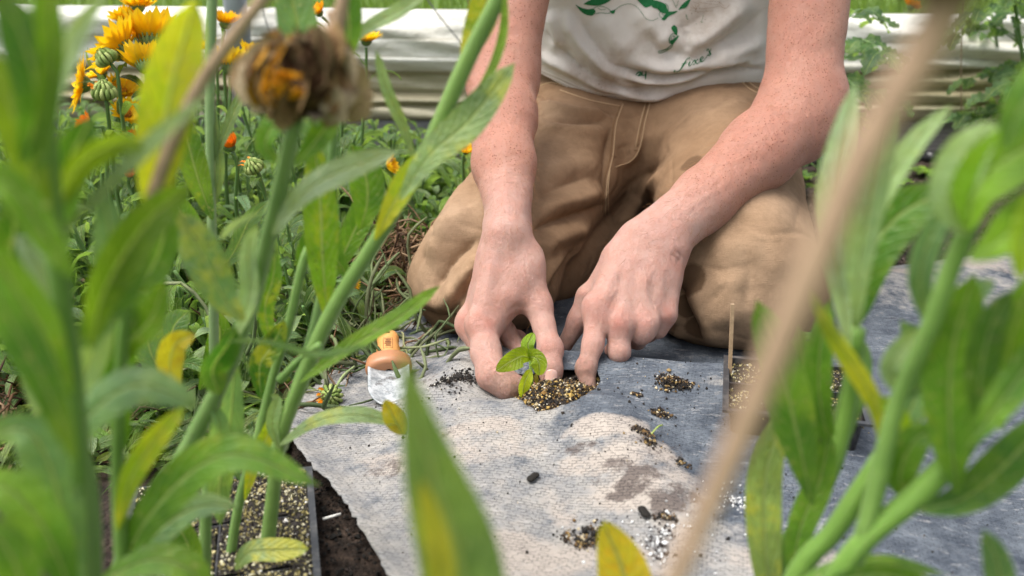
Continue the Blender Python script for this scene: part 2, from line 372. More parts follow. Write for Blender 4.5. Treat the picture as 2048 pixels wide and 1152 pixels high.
    return o
def fabric_mat():
    t = NT('woven_fabric'); o = t.coord()
    br = t.n('TexBrick'); br.offset = .5; br.inputs['Scale'].default_value = 1.0
    br.inputs['Brick Width'].default_value = .0054; br.inputs['Row Height'].default_value = .0028; br.inputs['Mortar Size'].default_value = .00042; br.inputs['Mortar Smooth'].default_value = .6
    wn = t.noise(50, 3, .5, o, out=1); ad = t.n('VectorMath'); ad.operation = 'MULTIPLY_ADD'; t.set(ad.inputs[0], wn); ad.inputs[1].default_value = (.0022, .0022, 0); t.set(ad.inputs[2], t.mapv(o, rot=(0, 0, R(14))))
    t.t.links.new(ad.outputs[0], br.inputs['Vector']); gap = t.math('MULTIPLY', br.outputs['Fac'], t.ramp(t.noise(300, 3, .6, t.mapv(o, (.55, 1.3, 1), rot=(0, 0, R(14)))), [(.44, 0.0), (.54, 1.0)]))
    vc = t.voro(420, t.mapv(o, (.5, 1.1, 1), rot=(0, 0, R(14))))
    nf = t.noise(700, 3, .6, o); nm = t.noise(38, 8, .72, o); nl = t.noise(9, 4, .6, o)
    dust = t.attr('dust', 'Fac'); clay = t.attr('clay', 'Fac'); wet = t.attr('wet', 'Fac')
    dark = t.mix(t.ramp(nm, [(.35, 0.0), (.7, 1.0)]), (.042, .052, .070), (.145, .165, .19))
    dm = t.math('ADD', dust, t.math('MULTIPLY', t.math('SUBTRACT', nm, .5), 2.6))
    dm = t.ramp(dm, [(.25, 0.0), (.85, 1.0)])
    pale = t.mix(t.ramp(nm, [(.35, 0.0), (.62, 1.0)]), (.18, .185, .195), (.315, .298, .275))
    c = t.mix(dm, dark, pale)
    fl = t.ramp(t.noise(130, 5, .75, t.mapv(o, (.5, 1.6, 1), rot=(0, 0, R(14)))), [(.57, 0.0), (.68, 1.0)]); c = t.mix(t.math('MULTIPLY', fl, .42), c, (.48, .47, .46))
    cm = t.ramp(t.math('ADD', clay, t.math('MULTIPLY', t.math('SUBTRACT', t.noise(24, 9, .78, o), .5), 2.8)), [(.45, 0.0), (1.15, .8)]); c = t.mix(cm, c, (.38, .33, .285))
    wm = t.ramp(t.math('ADD', wet, t.math('MULTIPLY', t.math('SUBTRACT', t.noise(75, 8, .78, o), .5), 2.6)), [(.62, 0.0), (.92, 1.0)]); wc = t.mix(nl, (.085, .062, .05), (.12, .10, .095)); c = t.mix(t.math('MULTIPLY', wm, .88), c, wc)
    g2 = t.math('MULTIPLY', gap, .52); c = t.mix(g2, c, t.mix(.75, c, (.02, .024, .032)))
    sp = t.ramp(t.voro(170, o), [(.045, 1.0), (.075, 0.0)]); c = t.mix(t.math('MULTIPLY', sp, t.ramp(t.noise(25, 2, .5, o), [(.45, 0.0), (.6, .9)])), c, (.03, .024, .02))
    h = t.math('ADD', t.math('MULTIPLY', gap, -1.0), t.math('ADD', t.math('MULTIPLY', nf, .6), t.math('MULTIPLY', nm, .8)))
    return t.finish(t.pbr(c, .85, t.bump(h, .85, .0009), .25))
fab = fabric()

# ---- loose grains
OCT = np.array([[1, 0, 0], [-1, 0, 0], [0, 1, 0], [0, -1, 0], [0, 0, 1], [0, 0, -1]], float); OF = [(0, 2, 4), (2, 1, 4), (1, 3, 4), (3, 0, 4), (2, 0, 5), (1, 2, 5), (3, 1, 5), (0, 3, 5)]
MIXP = [((.012, .009, .007), .56), ((.04, .024, .014), .18), ((.16, .09, .03), .10), ((.36, .24, .09), .08), ((.52, .43, .28), .06), ((.72, .68, .60), .02)]
def grains(b, P, s0, s1, pal=MIXP, flat=1.0):
    cols = [p[0] for p in pal]; w = np.array([p[1] for p in pal]); w = w / w.sum()
    for p in P:
        s = (s0 + (s1 - s0) * rng.random() ** 1.8) * (1.9 if rng.random() < .05 else 1); V = OCT * (s * rng.uniform(.6, 1.3, (6, 1))) * np.array([1, 1, flat])
        q = Matrix.Rotation(rng.uniform(0, 6.28), 3, nrm(rng.normal(size=3))); V = V @ np.array(q)
        c = np.array(cols[rng.choice(len(cols), p=w)]) * rng.uniform(.7, 1.25); b.add(V + p, OF, np.clip(c, 0, .9))
def clump(name, label, px, py, r, n, h=.4, pal=MIXP, s=(.0006, .0016), cat='soil crumbs', group='soil crumbs on the fabric', extra=0):
    c = onfab(px, py); P = []
    k = max(1, n // 60); cs = [(rng.normal(size=2) * r * .45) for _ in range(k + 1)]
    for _ in range(n):
        o = cs[rng.integers(len(cs))]; a = rng.normal(size=2) * r * .32 + o; d = np.linalg.norm(a) / r
        x, y = c[0] + a[0], c[1] + a[1]; P.append([x, y, float(fab_h(x, y)) + .001 + h * r * max(0, 1 - d) * rng.random()])
    for _ in range(extra):
        a = rng.normal(size=2) * r * 1.3; x, y = c[0] + a[0], c[1] + a[1]; P.append([x, y, float(fab_h(x, y)) + .0008])
    b = MB(); grains(b, P, *s, pal=pal); o = b.build(name, M['grain'], loc=c, smooth=False); tag(o, label, cat, group, 'stuff'); return o
BLK = [((.012, .010, .009), .8), ((.05, .035, .025), .15), ((.6, .57, .5), .05)]
clump('soil_clump', 'large dark soil crumb heap right of the pointing finger', 1345, 772, .015, 520, .6, extra=25)
clump('soil_clump', 'small pair of soil crumbs left of the large crumb heap', 1278, 790, .004, 60, .5)
clump('soil_clump', 'soil crumb cluster just below the large heap', 1318, 828, .008, 150, .5, extra=10)
clump('soil_clump', 'soil crumb cluster with pale root lower on the blue cloth', 1302, 880, .009, 170, .5, extra=12)
clump('soil_clump', 'thin trail of crumbs between the root cluster and pot', 1360, 930, .006, 30, .3)
clump('soil_clump', 'black soil crumbs scattered left of the planting hand', 905, 768, .020, 230, .25, BLK, extra=30)
clump('soil_clump', 'black crumbs in front of the trowel side of the hand', 935, 755, .012, 120, .3, BLK, extra=10)
clump('soil_clump', 'dark crumb heap near the bottom beside the yellow leaf', 1170, 1078, .012, 260, .5, extra=15)
clump('soil_clump', 'gritty crumbs above the yellow leaf tip at the bottom', 1335, 1045, .007, 70, .4)
clump('perlite_grains', 'white perlite spill on stained cloth near the bottom', 1325, 1085, .014, 130, .3, [((.8, .8, .8), .7), ((.03, .02, .02), .3)], (.0004, .0014), 'perlite', extra=60)
clump('perlite_grains', 'white perlite specks on blue cloth right of the tan stalk', 1480, 1010, .012, 60, .2, [((.8, .8, .8), .8), ((.03, .02, .02), .2)], (.0004, .0013), 'perlite', extra=40)
b = MB(); P = []
for _ in range(420):
    x, y = rng.uniform(-.14, .34), rng.uniform(.47, .76)
    if not inpoly(np.array([[x, y]]), HOLE)[0] and inpoly(np.array([[x, y]]), EDGE + FARE + [np.array([1.6, .2]), np.array([0, .2])])[0]: P.append([x, y, float(fab_h(x, y)) + .0006])
grains(b, P, .0003, .0011, BLK + [((.55, .45, .3), .15)]); o = b.build('soil_grit', M['grain'], smooth=False); tag(o, 'fine black grit sprinkled over the pale cloth', 'grit', kind='stuff')
for (px, py, L, a, lab) in [(1288, 1030, .0062, 1.9, 'black oval bark chip standing alone near the stains'), (1066, 960, .006, .9, 'grey flat bark chip on the pale cloth')]:
    c = onfab(px, py); b = MB(); t_ = np.linspace(0, 1, 9); ax = np.array([math.cos(a), math.sin(a), 0.1])
    b.tube([c + ax * L * (u - .5) * 2 + np.array([0, 0, .0025]) for u in t_], [L * .55 * math.sqrt(max(.02, 1 - (2 * u - 1) ** 2)) * (1 + .15 * math.sin(9 * u)) for u in t_], 9, (.015, .014, .013), flat=.5); o = b.build('bark_chip', M['dry'], loc=c); tag(o, lab, 'bark chip')

# ---- potting mix in the planting hole
hc = np.mean(HOLE, 0); b = MB()
hp = np.array(HOLE)
def mix_h(x, y):
    d = np.hypot((x - hc[0]) / .043, (y - hc[1]) / .03); base = float(fab_h(x, y)) - .009
    return base + .018 * max(0, 1 - d ** 2) + .002 * math.sin(x * 300) * math.cos(y * 270)
X, Y = np.meshgrid(np.linspace(hc[0] - .06, hc[0] + .06, 46), np.linspace(hc[1] - .04, hc[1] + .045, 36), indexing='ij')
Z = np.vectorize(mix_h)(X, Y); b.grid(np.stack([X, Y, Z], -1), (.02, .014, .01))
P = []
while len(P) < 5200:
    x, y = rng.uniform(hc[0] - .05, hc[0] + .05), rng.uniform(hc[1] - .036, hc[1] + .036)
    if inpoly(np.array([[x, y]]), hc + (hp - hc) * 1.06)[0]: P.append([x, y, mix_h(x, y) + rng.uniform(-.0006, .0016)])
grains(b, P, .0006, .0015, [((.012, .009, .007), .42), ((.05, .03, .018), .17), ((.22, .12, .03), .14), ((.44, .29, .08), .14), ((.56, .45, .26), .10), ((.72, .68, .6), .03)])
for _ in range(90):
    p = np.array(P[rng.integers(len(P))]) + [0, 0, .0012]; d = nrm(rng.normal(size=3) * [1, 1, .4]); l = rng.uniform(.003, .009); b.tube([p - d * l / 2, p + rng.normal(size=3) * .0006, p + d * l / 2], .00028, 3, (.10, .06, .03), cap=False)
o = b.build('potting_mix', M['grain'], smooth=False); tag(o, 'golden flecked potting mix mounded in the planting hole', 'potting mix', kind='stuff')
# dark soil spill at the lower left, between tray and cloth
b = MB(); P = []
for _ in range(2600):
    x, y = rng.uniform(-.2, -.05), rng.uniform(.44, .66); P.append([x, y, float(soil_h(np.array([x]), np.array([y]))[0]) + rng.uniform(0, .003)])
grains(b, P, .0005, .002, [((.008, .007, .006), .7), ((.03, .02, .016), .28), ((.2, .17, .12), .02)]); o = b.build('soil_crumbs', M['grain'], smooth=False); tag(o, 'black crumbly soil beside the torn cloth edge', 'soil', kind='stuff')
b = MB(); P = []
for _ in range(4200):
    x, y = rng.uniform(.34, 1.1), rng.uniform(1.1, 1.75)
    P.append([x, y, float(soil_h(np.array([x]), np.array([y]))[0]) + rng.uniform(0, .004)])
grains(b, P, .001, .004, [((.02, .014, .012), .5), ((.06, .04, .032), .4), ((.14, .10, .08), .1)]); o = b.build('soil_crumbs', M['grain'], smooth=False); tag(o, 'brown soil crumbs on the bare bed behind the cloth', 'soil', kind='stuff')
# ---------------------------------------------------------------- rolled plastic side wall of the hoop house
def plastic_mat():
    t = NT('greenhouse_film'); o = t.coord(); x, y, zz = t.sep(o); b = t.attr('Col')
    n = t.noise(5, 6, .65, t.mapv(o, (1, 1, 5))); n2 = t.noise(60, 6, .7, t.mapv(o, (.35, 1, 1.6))); n3 = t.noise(16, 5, .6, o)
    c = t.mix(t.ramp(n, [(.35, 0.0), (.7, .7)]), b, t.mix(.5, b, (.42, .36, .22)))
    c = t.mix(t.ramp(n2, [(.5, 0.0), (.72, .55)]), c, t.mix(.6, c, (.20, .17, .08)))
    sp = t.ramp(t.voro(90, o), [(.07, 1.0), (.14, 0.0)]); c = t.mix(t.math('MULTIPLY', sp, t.ramp(n3, [(.5, 0.0), (.6, .7)])), c, (.10, .085, .04))
    p = t.pbr(c, .32, t.bump(t.math('ADD', n3, t.math('MULTIPLY', n2, .4)), .8, .010), .5)
    tr = t.n('BsdfTranslucent'); t.set(tr.inputs['Color'], c); ms = t.n('MixShader'); ms.inputs[0].default_value = .18
    t.t.links.new(p, ms.inputs[1]); t.t.links.new(tr.outputs[0], ms.inputs[2]); return t.finish(ms.outputs[0])
M['film'] = plastic_mat()
def film():
    nx = 420; xs = np.linspace(-2.6, 2.8, nx); prof = [  # (z, depth towards viewer, fold depth weight, colour)
        (.062, .010, .2), (.075, .030, .4), (.092, .034, .6), (.100, .014, .9), (.108, .036, 1), (.122, .040, 1), (.130, .016, 1), (.138, .038, 1), (.150, .044, 1), (.160, .020, 1), (.166, .010, 1),
        (.172, .032, 1.0), (.185, .044, .8), (.198, .044, .6), (.204, .039, .5), (.208, .040, .5), (.222, .040, .5), (.236, .038, .5), (.240, .035, .5), (.244, .037, .4), (.262, .038, .4), (.280, .032, .3), (.292, .020, .2), (.297, .0, .1), (.292, -.02, .1), (.22, -.03, .1)]
    k = np.array(prof); m = 92; tt = np.linspace(0, len(k) - 1, m); zz = np.interp(tt, range(len(k)), k[:, 0]); dd = np.interp(tt, range(len(k)), k[:, 1]); ww = np.interp(tt, range(len(k)), k[:, 2])
    ker = np.array([.25, .5, .25]); dd = np.convolve(np.pad(dd, 1, 'edge'), ker, 'valid'); P = np.zeros((nx, m, 3)); CC = np.zeros((nx, m, 3))
    na, nb_, nc, nd = SinNoise(3.2, 61), SinNoise(9, 62), SinNoise(26, 63), SinNoise(12, 64)
    for j in range(m):
        Q = np.stack([xs + zz[j] * 1.5, 0 * xs, 0 * xs + zz[j] * 6], -1); wob = .006 * na(np.stack([xs, 0 * xs, 0 * xs + zz[j] * 2], -1)); f = ww[j] * (.012 * nb_(Q) + .010 * nc(Q)) + .009 * nd(np.stack([xs * 1.0 + zz[j] * 5, 0 * xs, 0 * xs + zz[j] * 4], -1))
        P[:, j, 0] = xs; P[:, j, 1] = 1.985 - dd[j] - f; P[:, j, 2] = zz[j] + wob * (zz[j] > .07) + .004 * ww[j] * nb_(Q[:, [0, 2, 1]]) - (.012 * sm(.2, .9, xs) if zz[j] > .2 else 0)
        low = np.clip(1 - abs(zz[j] - .135) / .05, 0, 1); mud_shade = np.clip(.72 * low + .45 * low * nb_(Q) + .5 * (dd[j] < .022) * (zz[j] < .21) , 0, 1); mud_shade = mud_shade + (np.clip(.16 * nc(Q), 0, .3) if zz[j] < .2 else 0)
        crease_shade = (.35 if (abs(zz[j] - .204) < .0022 or abs(zz[j] - .240) < .0022) else 0)  # shade of the upper creases put into the colour as thin dark lines
        base = np.array([.84, .84, .80]) if zz[j] > .17 else np.array([.58, .54, .40]); mud_shade = np.clip(mud_shade + crease_shade, 0, .85)[:, None]
        CC[:, j] = base * (1 - mud_shade) + np.array([.23, .19, .09]) * mud_shade
    b = MB(); b.grid(P, CC); o = b.build('plastic_wall', M['film']); tag(o, 'stained white plastic greenhouse side wall rolled into sagging folds', 'greenhouse wall')
film()
def wood_mat():
    t = NT('weathered_wood'); o = t.coord(); g_ = t.noise(30, 6, .7, t.mapv(o, (.8, 6, 9))); n = t.noise(6, 4, .6, o); b = t.attr('Col')
    c = t.mix(t.ramp(g_, [(.3, 0.0), (.65, 1.0)]), t.mix(.55, b, (.03, .025, .022)), b); c = t.mix(t.ramp(n, [(.5, 0.0), (.7, .4)]), c, (.06, .07, .04))
    return t.finish(t.pbr(c, .85, t.bump(g_, .7, .002), .2))
M['wood'] = wood_mat()
def board(x0, x1, col, lab):
    b = MB(); n = 30; xs = np.linspace(x0, x1, n); P = np.zeros((n, 8, 3)); ns = SinNoise(8, 66)
    for i, x in enumerate(xs):
        w = .0015 * ns(np.array([[x, 0, 0]]))[0]; c = [(-.003, 0), (0, .003), (0, .062), (-.003, .065), (-.035, .065), (-.038, .062), (-.038, -.02), (-.003, -.02)]
        for j, (dy, z_) in enumerate(c): P[i, j] = (x, 1.955 - dy + w, z_ + w)
    b.grid(P, col, closed=True); b.add(P[0], [tuple(range(8))], col); b.add(P[-1], [tuple(range(7, -1, -1))], col)
    o = b.build('base_board', M['wood'], smooth=False); tag(o, lab, 'board', 'weathered boards along the foot of the wall')
board(-2.4, -.162, (.24, .245, .26), 'grey weathered base board left of the kneeling person with bolts'); board(-.158, 1.02, (.22, .21, .21), 'grey weathered base board running behind the kneeling person'); board(1.024, 2.7, (.26, .20, .17), 'brown weathered base board at the far right')
def cord(pts, r, col, lab, nm='rope', mat='dry', cat='rope', group=None, **kw):
    b = MB(); b.tube(spline(pts, 24), r, 6, col); o = b.build(nm, M[mat], loc=pts[0]); tag(o, lab, cat, group); return o
yr = 1.925
cord([W(845, -14, yr), W(885, 40, yr), W(928, 92, yr)], .0016, (.20, .20, .20), 'grey lashing rope slanting down the plastic left of the person')
cord([W(512, -20, yr), W(528, 30, yr), W(546, 85, yr), W(560, 120, yr)], .0013, (.25, .25, .25), 'thin grey rope slanting down beside the galvanised post')
cord([W(1924, 0, yr), W(1922, 110, yr), W(1923, 226, yr)], .0013, (.22, .16, .10), 'thin brown cord hanging straight down the plastic on the right')
cord([W(930, -14, yr), W(945, 20, yr), W(975, 70, yr)], .0012, (.30, .20, .15), 'short reddish cord just left of the forearm')
t = NT('galvanised'); M['galv'] = t.finish(t.pbr(t.mix(t.noise(40, 4, .6), (.26, .29, .34), (.40, .43, .48)), .45, t.bump(t.noise(60, 4), .2, .001), .5, metal=.4))
b = MB(); p = W(476, 60, 1.90); b.tube([(p[0], 1.90, -.05), (p[0], 1.90, .4), (p[0] + .004, 1.90, 1.6)], .0235, 20, (1, 1, 1)); o = b.build('post', M['galv'], loc=(p[0], 1.90, 0)); tag(o, 'grey galvanised hoop house post behind the yellow flowers', 'post')
# drip pipe on the bare bed
pp = thing('drip_pipe', 'black drip irrigation pipe lying on the soil behind the trousers', 'pipe', G(1640, 318, 0.006))
b = MB(); b.tube(spline([G(1560, 330, .006), G(1660, 322, .007), G(1780, 322, .010), G(1860, 314, .010), G(1935, 318, .008), G(2100, 326, .006)], 40), .0085, 12, (.012, .012, .014))
t = NT('black_plastic'); M['blackp'] = t.finish(t.pbr(t.mix(t.ramp(t.noise(90, 6, .7), [(.5, 0.0), (.75, .6)]), t.attr('Col'), (.16, .15, .14)), .38, t.bump(t.noise(200, 3), .25, .0006), .5))
b.build('pipe', M['blackp'], pp); b = MB(); q = G(1862, 314, .010); b.tube([q + [-.012, 0, 0], q + [.012, 0, 0]], .0115, 12, (.02, .02, .022)); b.build('joiner', M['blackp'], pp)
# ---------------------------------------------------------------- signed distance modelling
def seg(P, a, b, ra, rb, sx=None):
    a = np.asarray(a, float); b = np.asarray(b, float); ab = b - a; L2 = ab @ ab + 1e-12
    t = np.clip((P - a) @ ab / L2, 0, 1); d = np.linalg.norm(P - a - t[:, None] * ab, axis=1); return d - (ra + (rb - ra) * t)
def ell(P, c, r):
    r = np.asarray(r, float); q = (P - np.asarray(c)) ; k0 = np.linalg.norm(q / r, axis=1); k1 = np.linalg.norm(q / (r * r), axis=1); return k0 * (k0 - 1) / (k1 + 1e-9)
def smin(a, b, k):
    h = np.maximum(k - np.abs(a - b), 0) / k; return np.minimum(a, b) - h * h * k * .25
def chain(P, pts, rads, k=.004):
    d = None
    for i in range(len(pts) - 1):
        s = seg(P, pts[i], pts[i + 1], rads[i], rads[i + 1]); d = s if d is None else smin(d, s, k)
    return d
def sdf_mesh(f, lo, hi, h, B=8):
    lo = np.array(lo, float); nb = np.ceil((np.array(hi) - lo) / (h * B)).astype(int) + 1
    I = np.stack(np.meshgrid(*[np.arange(n) for n in nb], indexing='ij'), -1).reshape(-1, 3)
    cd = f(lo + (I * B + B / 2) * h); act = np.abs(cd) < B * h * 1.25
    bi = -np.ones(tuple(nb), int); bi[tuple(I[act].T)] = np.arange(act.sum()); sgn = np.where(cd < 0, -1., 1.).reshape(tuple(nb))
    off = np.stack(np.meshgrid(*[np.arange(B)] * 3, indexing='ij'), -1).reshape(-1, 3)
    S = (I[act][:, None, :] * B + off[None]).reshape(-1, 3); vals = np.empty(len(S))
    for s in range(0, len(S), 400000): vals[s:s + 400000] = f(lo + S[s:s + 400000] * h)
    def look(Q, arr, default):
        q = np.minimum(Q // B, nb - 1); b_ = bi[q[:, 0], q[:, 1], q[:, 2]]; r_ = Q - (Q // B) * B; idx = b_ * B ** 3 + (r_[:, 0] * B + r_[:, 1]) * B + r_[:, 2]
        ok = b_ >= 0; out = np.where(ok, arr[np.where(ok, idx, 0)], default if np.isscalar(default) else default[q[:, 0], q[:, 1], q[:, 2]]); return out
    cor = np.array([[i, j, k] for i in (0, 1) for j in (0, 1) for k in (0, 1)])
    CV = np.stack([look(S + c, vals, sgn * h) for c in cor], 1); ins = CV < 0; mixed = ins.any(1) & ~ins.all(1)
    Sm = S[mixed]; Cm = CV[mixed]; acc = np.zeros((len(Sm), 3)); cnt = np.zeros(len(Sm))
    for a in range(8):
        for b_ in range(a + 1, 8):
            if np.abs(cor[a] - cor[b_]).sum() != 1: continue
            va, vb = Cm[:, a], Cm[:, b_]; x = (va < 0) != (vb < 0); t = np.where(x, va / (va - vb + 1e-20), 0)
            acc += x[:, None] * (cor[a] + t[:, None] * (cor[b_] - cor[a])); cnt += x
    V = lo + (Sm + acc / cnt[:, None]) * h
    vid = -np.ones(len(S), int); vid[mixed] = np.arange(len(Sm)); F = []
    for ax in range(3):
        e = np.zeros(3, int); e[ax] = 1; u = np.roll(e, 1); w = np.roll(e, 2)
        v0 = vals; v1 = look(S + e, vals, sgn * h); cr = (v0 < 0) != (v1 < 0); Q = S[cr]; flip = (v0[cr] >= 0)
        ids = np.stack([look(Q - du * u - dw * w, vid, -1) if True else 0 for du, dw in ((0, 0), (1, 0), (1, 1), (0, 1))], 1).astype(int)
        ok = (ids >= 0).all(1); ids = ids[ok]; flip = flip[ok]; ids[flip] = ids[flip][:, ::-1]; F.append(ids)
    F = np.concatenate(F); F = F
    # a projection step onto the surface
    for _ in range(2):
        e = h * .5; g = np.stack([f(V + np.eye(3)[i] * e) - f(V - np.eye(3)[i] * e) for i in range(3)], 1) / (2 * e); d = f(V)
        V = V - np.clip(d, -h, h)[:, None] * g / (np.linalg.norm(g, axis=1)[:, None] ** 2 + 1e-6)
    return V, F
def vnormals(V, F):
    n = np.cross(V[F[:, 2]] - V[F[:, 0]], V[F[:, 3]] - V[F[:, 1]]); N = np.zeros_like(V)
    for i in range(4): np.add.at(N, F[:, i], n)
    return N / (np.linalg.norm(N, axis=1)[:, None] + 1e-12)
class Surf:
    def __init__(s, V, F):
        s.V, s.F = V, F; s.N = vnormals(V, F); s.bvh = BVHTree.FromPolygons(V.tolist(), F.tolist()); s.D = np.zeros(len(V))
        if (s.N * (V - V.mean(0))).sum() < 0: s.F = F[:, ::-1]; s.N = -s.N
    def hit(s, px, py):
        d = ray(px, py); r_ = s.bvh.ray_cast(Vector(C0), Vector(nrm(d)))
        return np.array(r_[0]) if r_[0] is not None else None
    def line(s, pts, step=6):
        pts = np.array(pts, float); n = max(3, int(np.linalg.norm(np.diff(pts, axis=0), axis=1).sum() / step)); q = spline(np.c_[pts, np.zeros(len(pts))], n)[:, :2]
        out = [s.hit(*p) for p in q]; out = [o for o in out if o is not None]
        return np.array(out) if len(out) > 1 else None
    def ridge(s, pts, amp, w, taper=True):
        """raise (amp>0) or press in (amp<0) a soft fold along a line drawn on the surface"""
        L = s.line(pts)
        if L is None: return
        best = np.full(len(s.V), 1e9); tt = np.zeros(len(s.V)); lo, hi = L.min(0) - 3 * w, L.max(0) + 3 * w
        m = np.where(((s.V > lo) & (s.V < hi)).all(1))[0]; Vm = s.V[m]; bm = np.full(len(m), 1e9); tm = np.zeros(len(m)); n = len(L) - 1
        for i in range(n):
            if np.linalg.norm(L[i + 1] - L[i]) > .06: continue
            ab = L[i + 1] - L[i]; t = np.clip((Vm - L[i]) @ ab / (ab @ ab + 1e-12), 0, 1); d = np.linalg.norm(Vm - L[i] - t[:, None] * ab, axis=1); c = d < bm
            bm[c] = d[c]; tm[c] = (i + t[c]) / n
        k = amp * (np.exp(-(bm / w) ** 2) if amp > 0 else np.exp(-1.35 * bm / w))
        if taper: k *= np.clip(np.sin(np.pi * np.clip(tm, .0, 1)) * 1.6, 0, 1)
        s.D[m] += k
    def apply(s):
        s.V = s.V + s.N * s.D[:, None]; s.D[:] = 0; s.N = vnormals(s.V, s.F); s.bvh = BVHTree.FromPolygons(s.V.tolist(), s.F.tolist())
    def obj(s, name, mat, parent, attrs={}):
        me = bpy.data.meshes.new(name); me.from_pydata((s.V - ORG[parent.name]).tolist(), [], s.F.tolist()); me.update()
        for k, A in attrs.items():
            at = me.attributes.new(k, 'FLOAT', 'POINT'); at.data.foreach_set('value', np.asarray(A, np.float32))
        me.polygons.foreach_set('use_smooth', np.ones(len(me.polygons), bool)); return link_mesh(name, me, mat, parent)
def spots(V, L):
    a = np.zeros(len(V))
    for c, r_, k in L:
        if c is None: continue
        a = np.maximum(a, k * np.exp(-(np.linalg.norm(V - c, axis=1) / r_) ** 2))
    return a

# ---- joints
A1 = dict(sh=np.array([.035, 1.15, .53]), el=W(1004, 150, 1.00), f1=W(1004, 232, .945), f2=W(1008, 330, .885), wr=W(1018, 462, .812))
A2 = dict(sh=np.array([.355, 1.15, .54]), el=W(1600, 218, .975), f1=W(1522, 300, .925), f2=W(1410, 398, .872), wr=W(1308, 482, .825))
H1 = {}
def hand1(P):      # hand on the left of the picture, thumb towards the viewer's right, seedling pinched between thumb and index
    wr = A1['wr']; dy = np.array([0, .014, 0])
    palm = None
    mcp = [W(966, 655, .757), W(945, 648, .785), W(952, 652, .812), W(968, 660, .835)]
    rr = [.0135, .0130, .0125, .0115]
    for i, (m, r_) in enumerate(zip(mcp, rr)):
        s = seg(P, wr + dy * (i - 1.3) * .75 + np.array([-.004, 0, -.006]), m, .0165, r_); palm = s if palm is None else smin(palm, s, .012)
    palm = smin(palm, seg(P, W(1005, 520, .80), W(985, 620, .775), .022, .0165), .014)
    palm = smin(palm, seg(P, W(1050, 520, .795), W(1030, 588, .775), .0165, .014), .014)          # thenar web
    palm = smin(palm, seg(P, W(1045, 545, .785), W(985, 640, .765), .0145, .011), .012)
    palm = smin(palm, ell(P, W(966, 652, .757) + np.array([-.004, -.003, .004]), (.012, .012, .011)), .008)
    palm = smin(palm, ell(P, W(943, 645, .783), (.0125, .012, .0125)), .008)
    th = chain(P, [W(1046, 520, .797), W(1077, 612, .772), W(1099, 694, .742), W(1102, 735, .727), W(1098, 770, .716)], [.0160, .0122, .0098, .0094, .0070], .006)
    th = smin(th, ell(P, W(1102, 700, .740), (.0106, .0102, .0100)), .006)
    th = smin(th, ell(P, W(1101, 748, .727), (.0099, .0092, .0104)), .006)
    ix = chain(P, [W(966, 655, .757), W(972, 705, .733), W(984, 750, .711), W(1018, 774, .704), W(1058, 779, .707)], [.0122, .0107, .0108, .0094, .0078], .012)
    md = chain(P, [W(945, 648, .785), W(985, 745, .745), W(1035, 768, .735), W(1078, 772, .733)], [.0130, .0115, .010, .008], .005)
    rg = chain(P, [W(952, 652, .812), W(1012, 664, .778), W(1045, 712, .760), W(1062, 752, .750)], [.0122, .0095, .0085, .0075], .005)
    pk = chain(P, [W(968, 660, .835), W(1035, 680, .800), W(1062, 725, .780)], [.011, .0085, .0075], .005)
    d = smin(palm, th, .010)
    for fg, k in ((ix, .009), (md, .009), (rg, .008), (pk, .008)):
        d = np.minimum(d, smin(palm, fg, k))
    d = smin(d, ix, .0015); return d
def hand2(P):      # pointing hand: back of the hand to the viewer
    wl, wr_ = W(1268, 492, .822), W(1335, 508, .822)
    mcp = [W(1196, 618, .768), W(1238, 650, .760), W(1287, 650, .768), W(1328, 628, .784)]; rr = [.0125, .0120, .0118, .0115]
    palm = None
    for i, (m, r_) in enumerate(zip(mcp, rr)):
        s = seg(P, wl + (wr_ - wl) * (i / 3), m, .0185, r_); palm = s if palm is None else smin(palm, s, .010)
    palm = smin(palm, seg(P, W(1290, 540, .812), W(1262, 625, .785), .024, .017), .012)
    palm = smin(palm, seg(P, W(1240, 520, .82), W(1210, 590, .80), .0185, .0135), .012)
    for m in (mcp[1], mcp[2]): palm = smin(palm, ell(P, m + np.array([0, -.002, .003]), (.0112, .010, .0105)), .010)
    palm = smin(palm, ell(P, mcp[0] + np.array([-.001, -.003, .003]), (.0122, .011, .0125)), .010)
    ix = chain(P, [mcp[0], W(1186, 690, .745), W(1172, 738, .729), W(1178, 790, .712)], [.0114, .0090, .0079, .0066], .006)
    ix = smin(ix, ell(P, W(1171, 736, .729), (.0085, .0086, .0074)), .004)
    md = chain(P, [mcp[1], W(1238, 704, .748), W(1240, 712, .775), W(1225, 700, .795)], [.0112, .0098, .0088, .0075], .005)
    rg = chain(P, [mcp[2], W(1282, 668, .763), W(1275, 680, .785), W(1262, 682, .805)], [.0106, .0092, .0082, .0075], .005)
    pk = chain(P, [mcp[3], W(1316, 658, .782), W(1298, 668, .80), W(1285, 680, .81)], [.0102, .0084, .0075, .0065], .005)
    th = chain(P, [W(1240, 530, .825), W(1178, 592, .812), W(1158, 640, .808), W(1130, 690, .80)], [.0150, .0105, .0098, .0075], .006)
    d = smin(palm, th, .010)
    for fg in (ix, md, rg, pk): d = np.minimum(d, smin(palm, fg, .008))
    return d
def arm(P, A, r, wrw):
    """r = radii at shoulder, elbow, bulge, mid, wrist; wrw = half offset vector giving the flat wrist"""
    d = chain(P, [A['sh'], A['el']], [r[0], r[1]], .01)
    d = smin(d, chain(P, [A['el'], A['f1'], A['f2']], [r[1] * .95, r[2], r[3]], .02), .03)
    a = chain(P, [A['f2'], A['wr'] + wrw], [r[3] - .0035, r[4]], .01); b_ = chain(P, [A['f2'], A['wr'] - wrw], [r[3] - .0035, r[4]], .01)
    return smin(d, smin(a, b_, .014), .012)
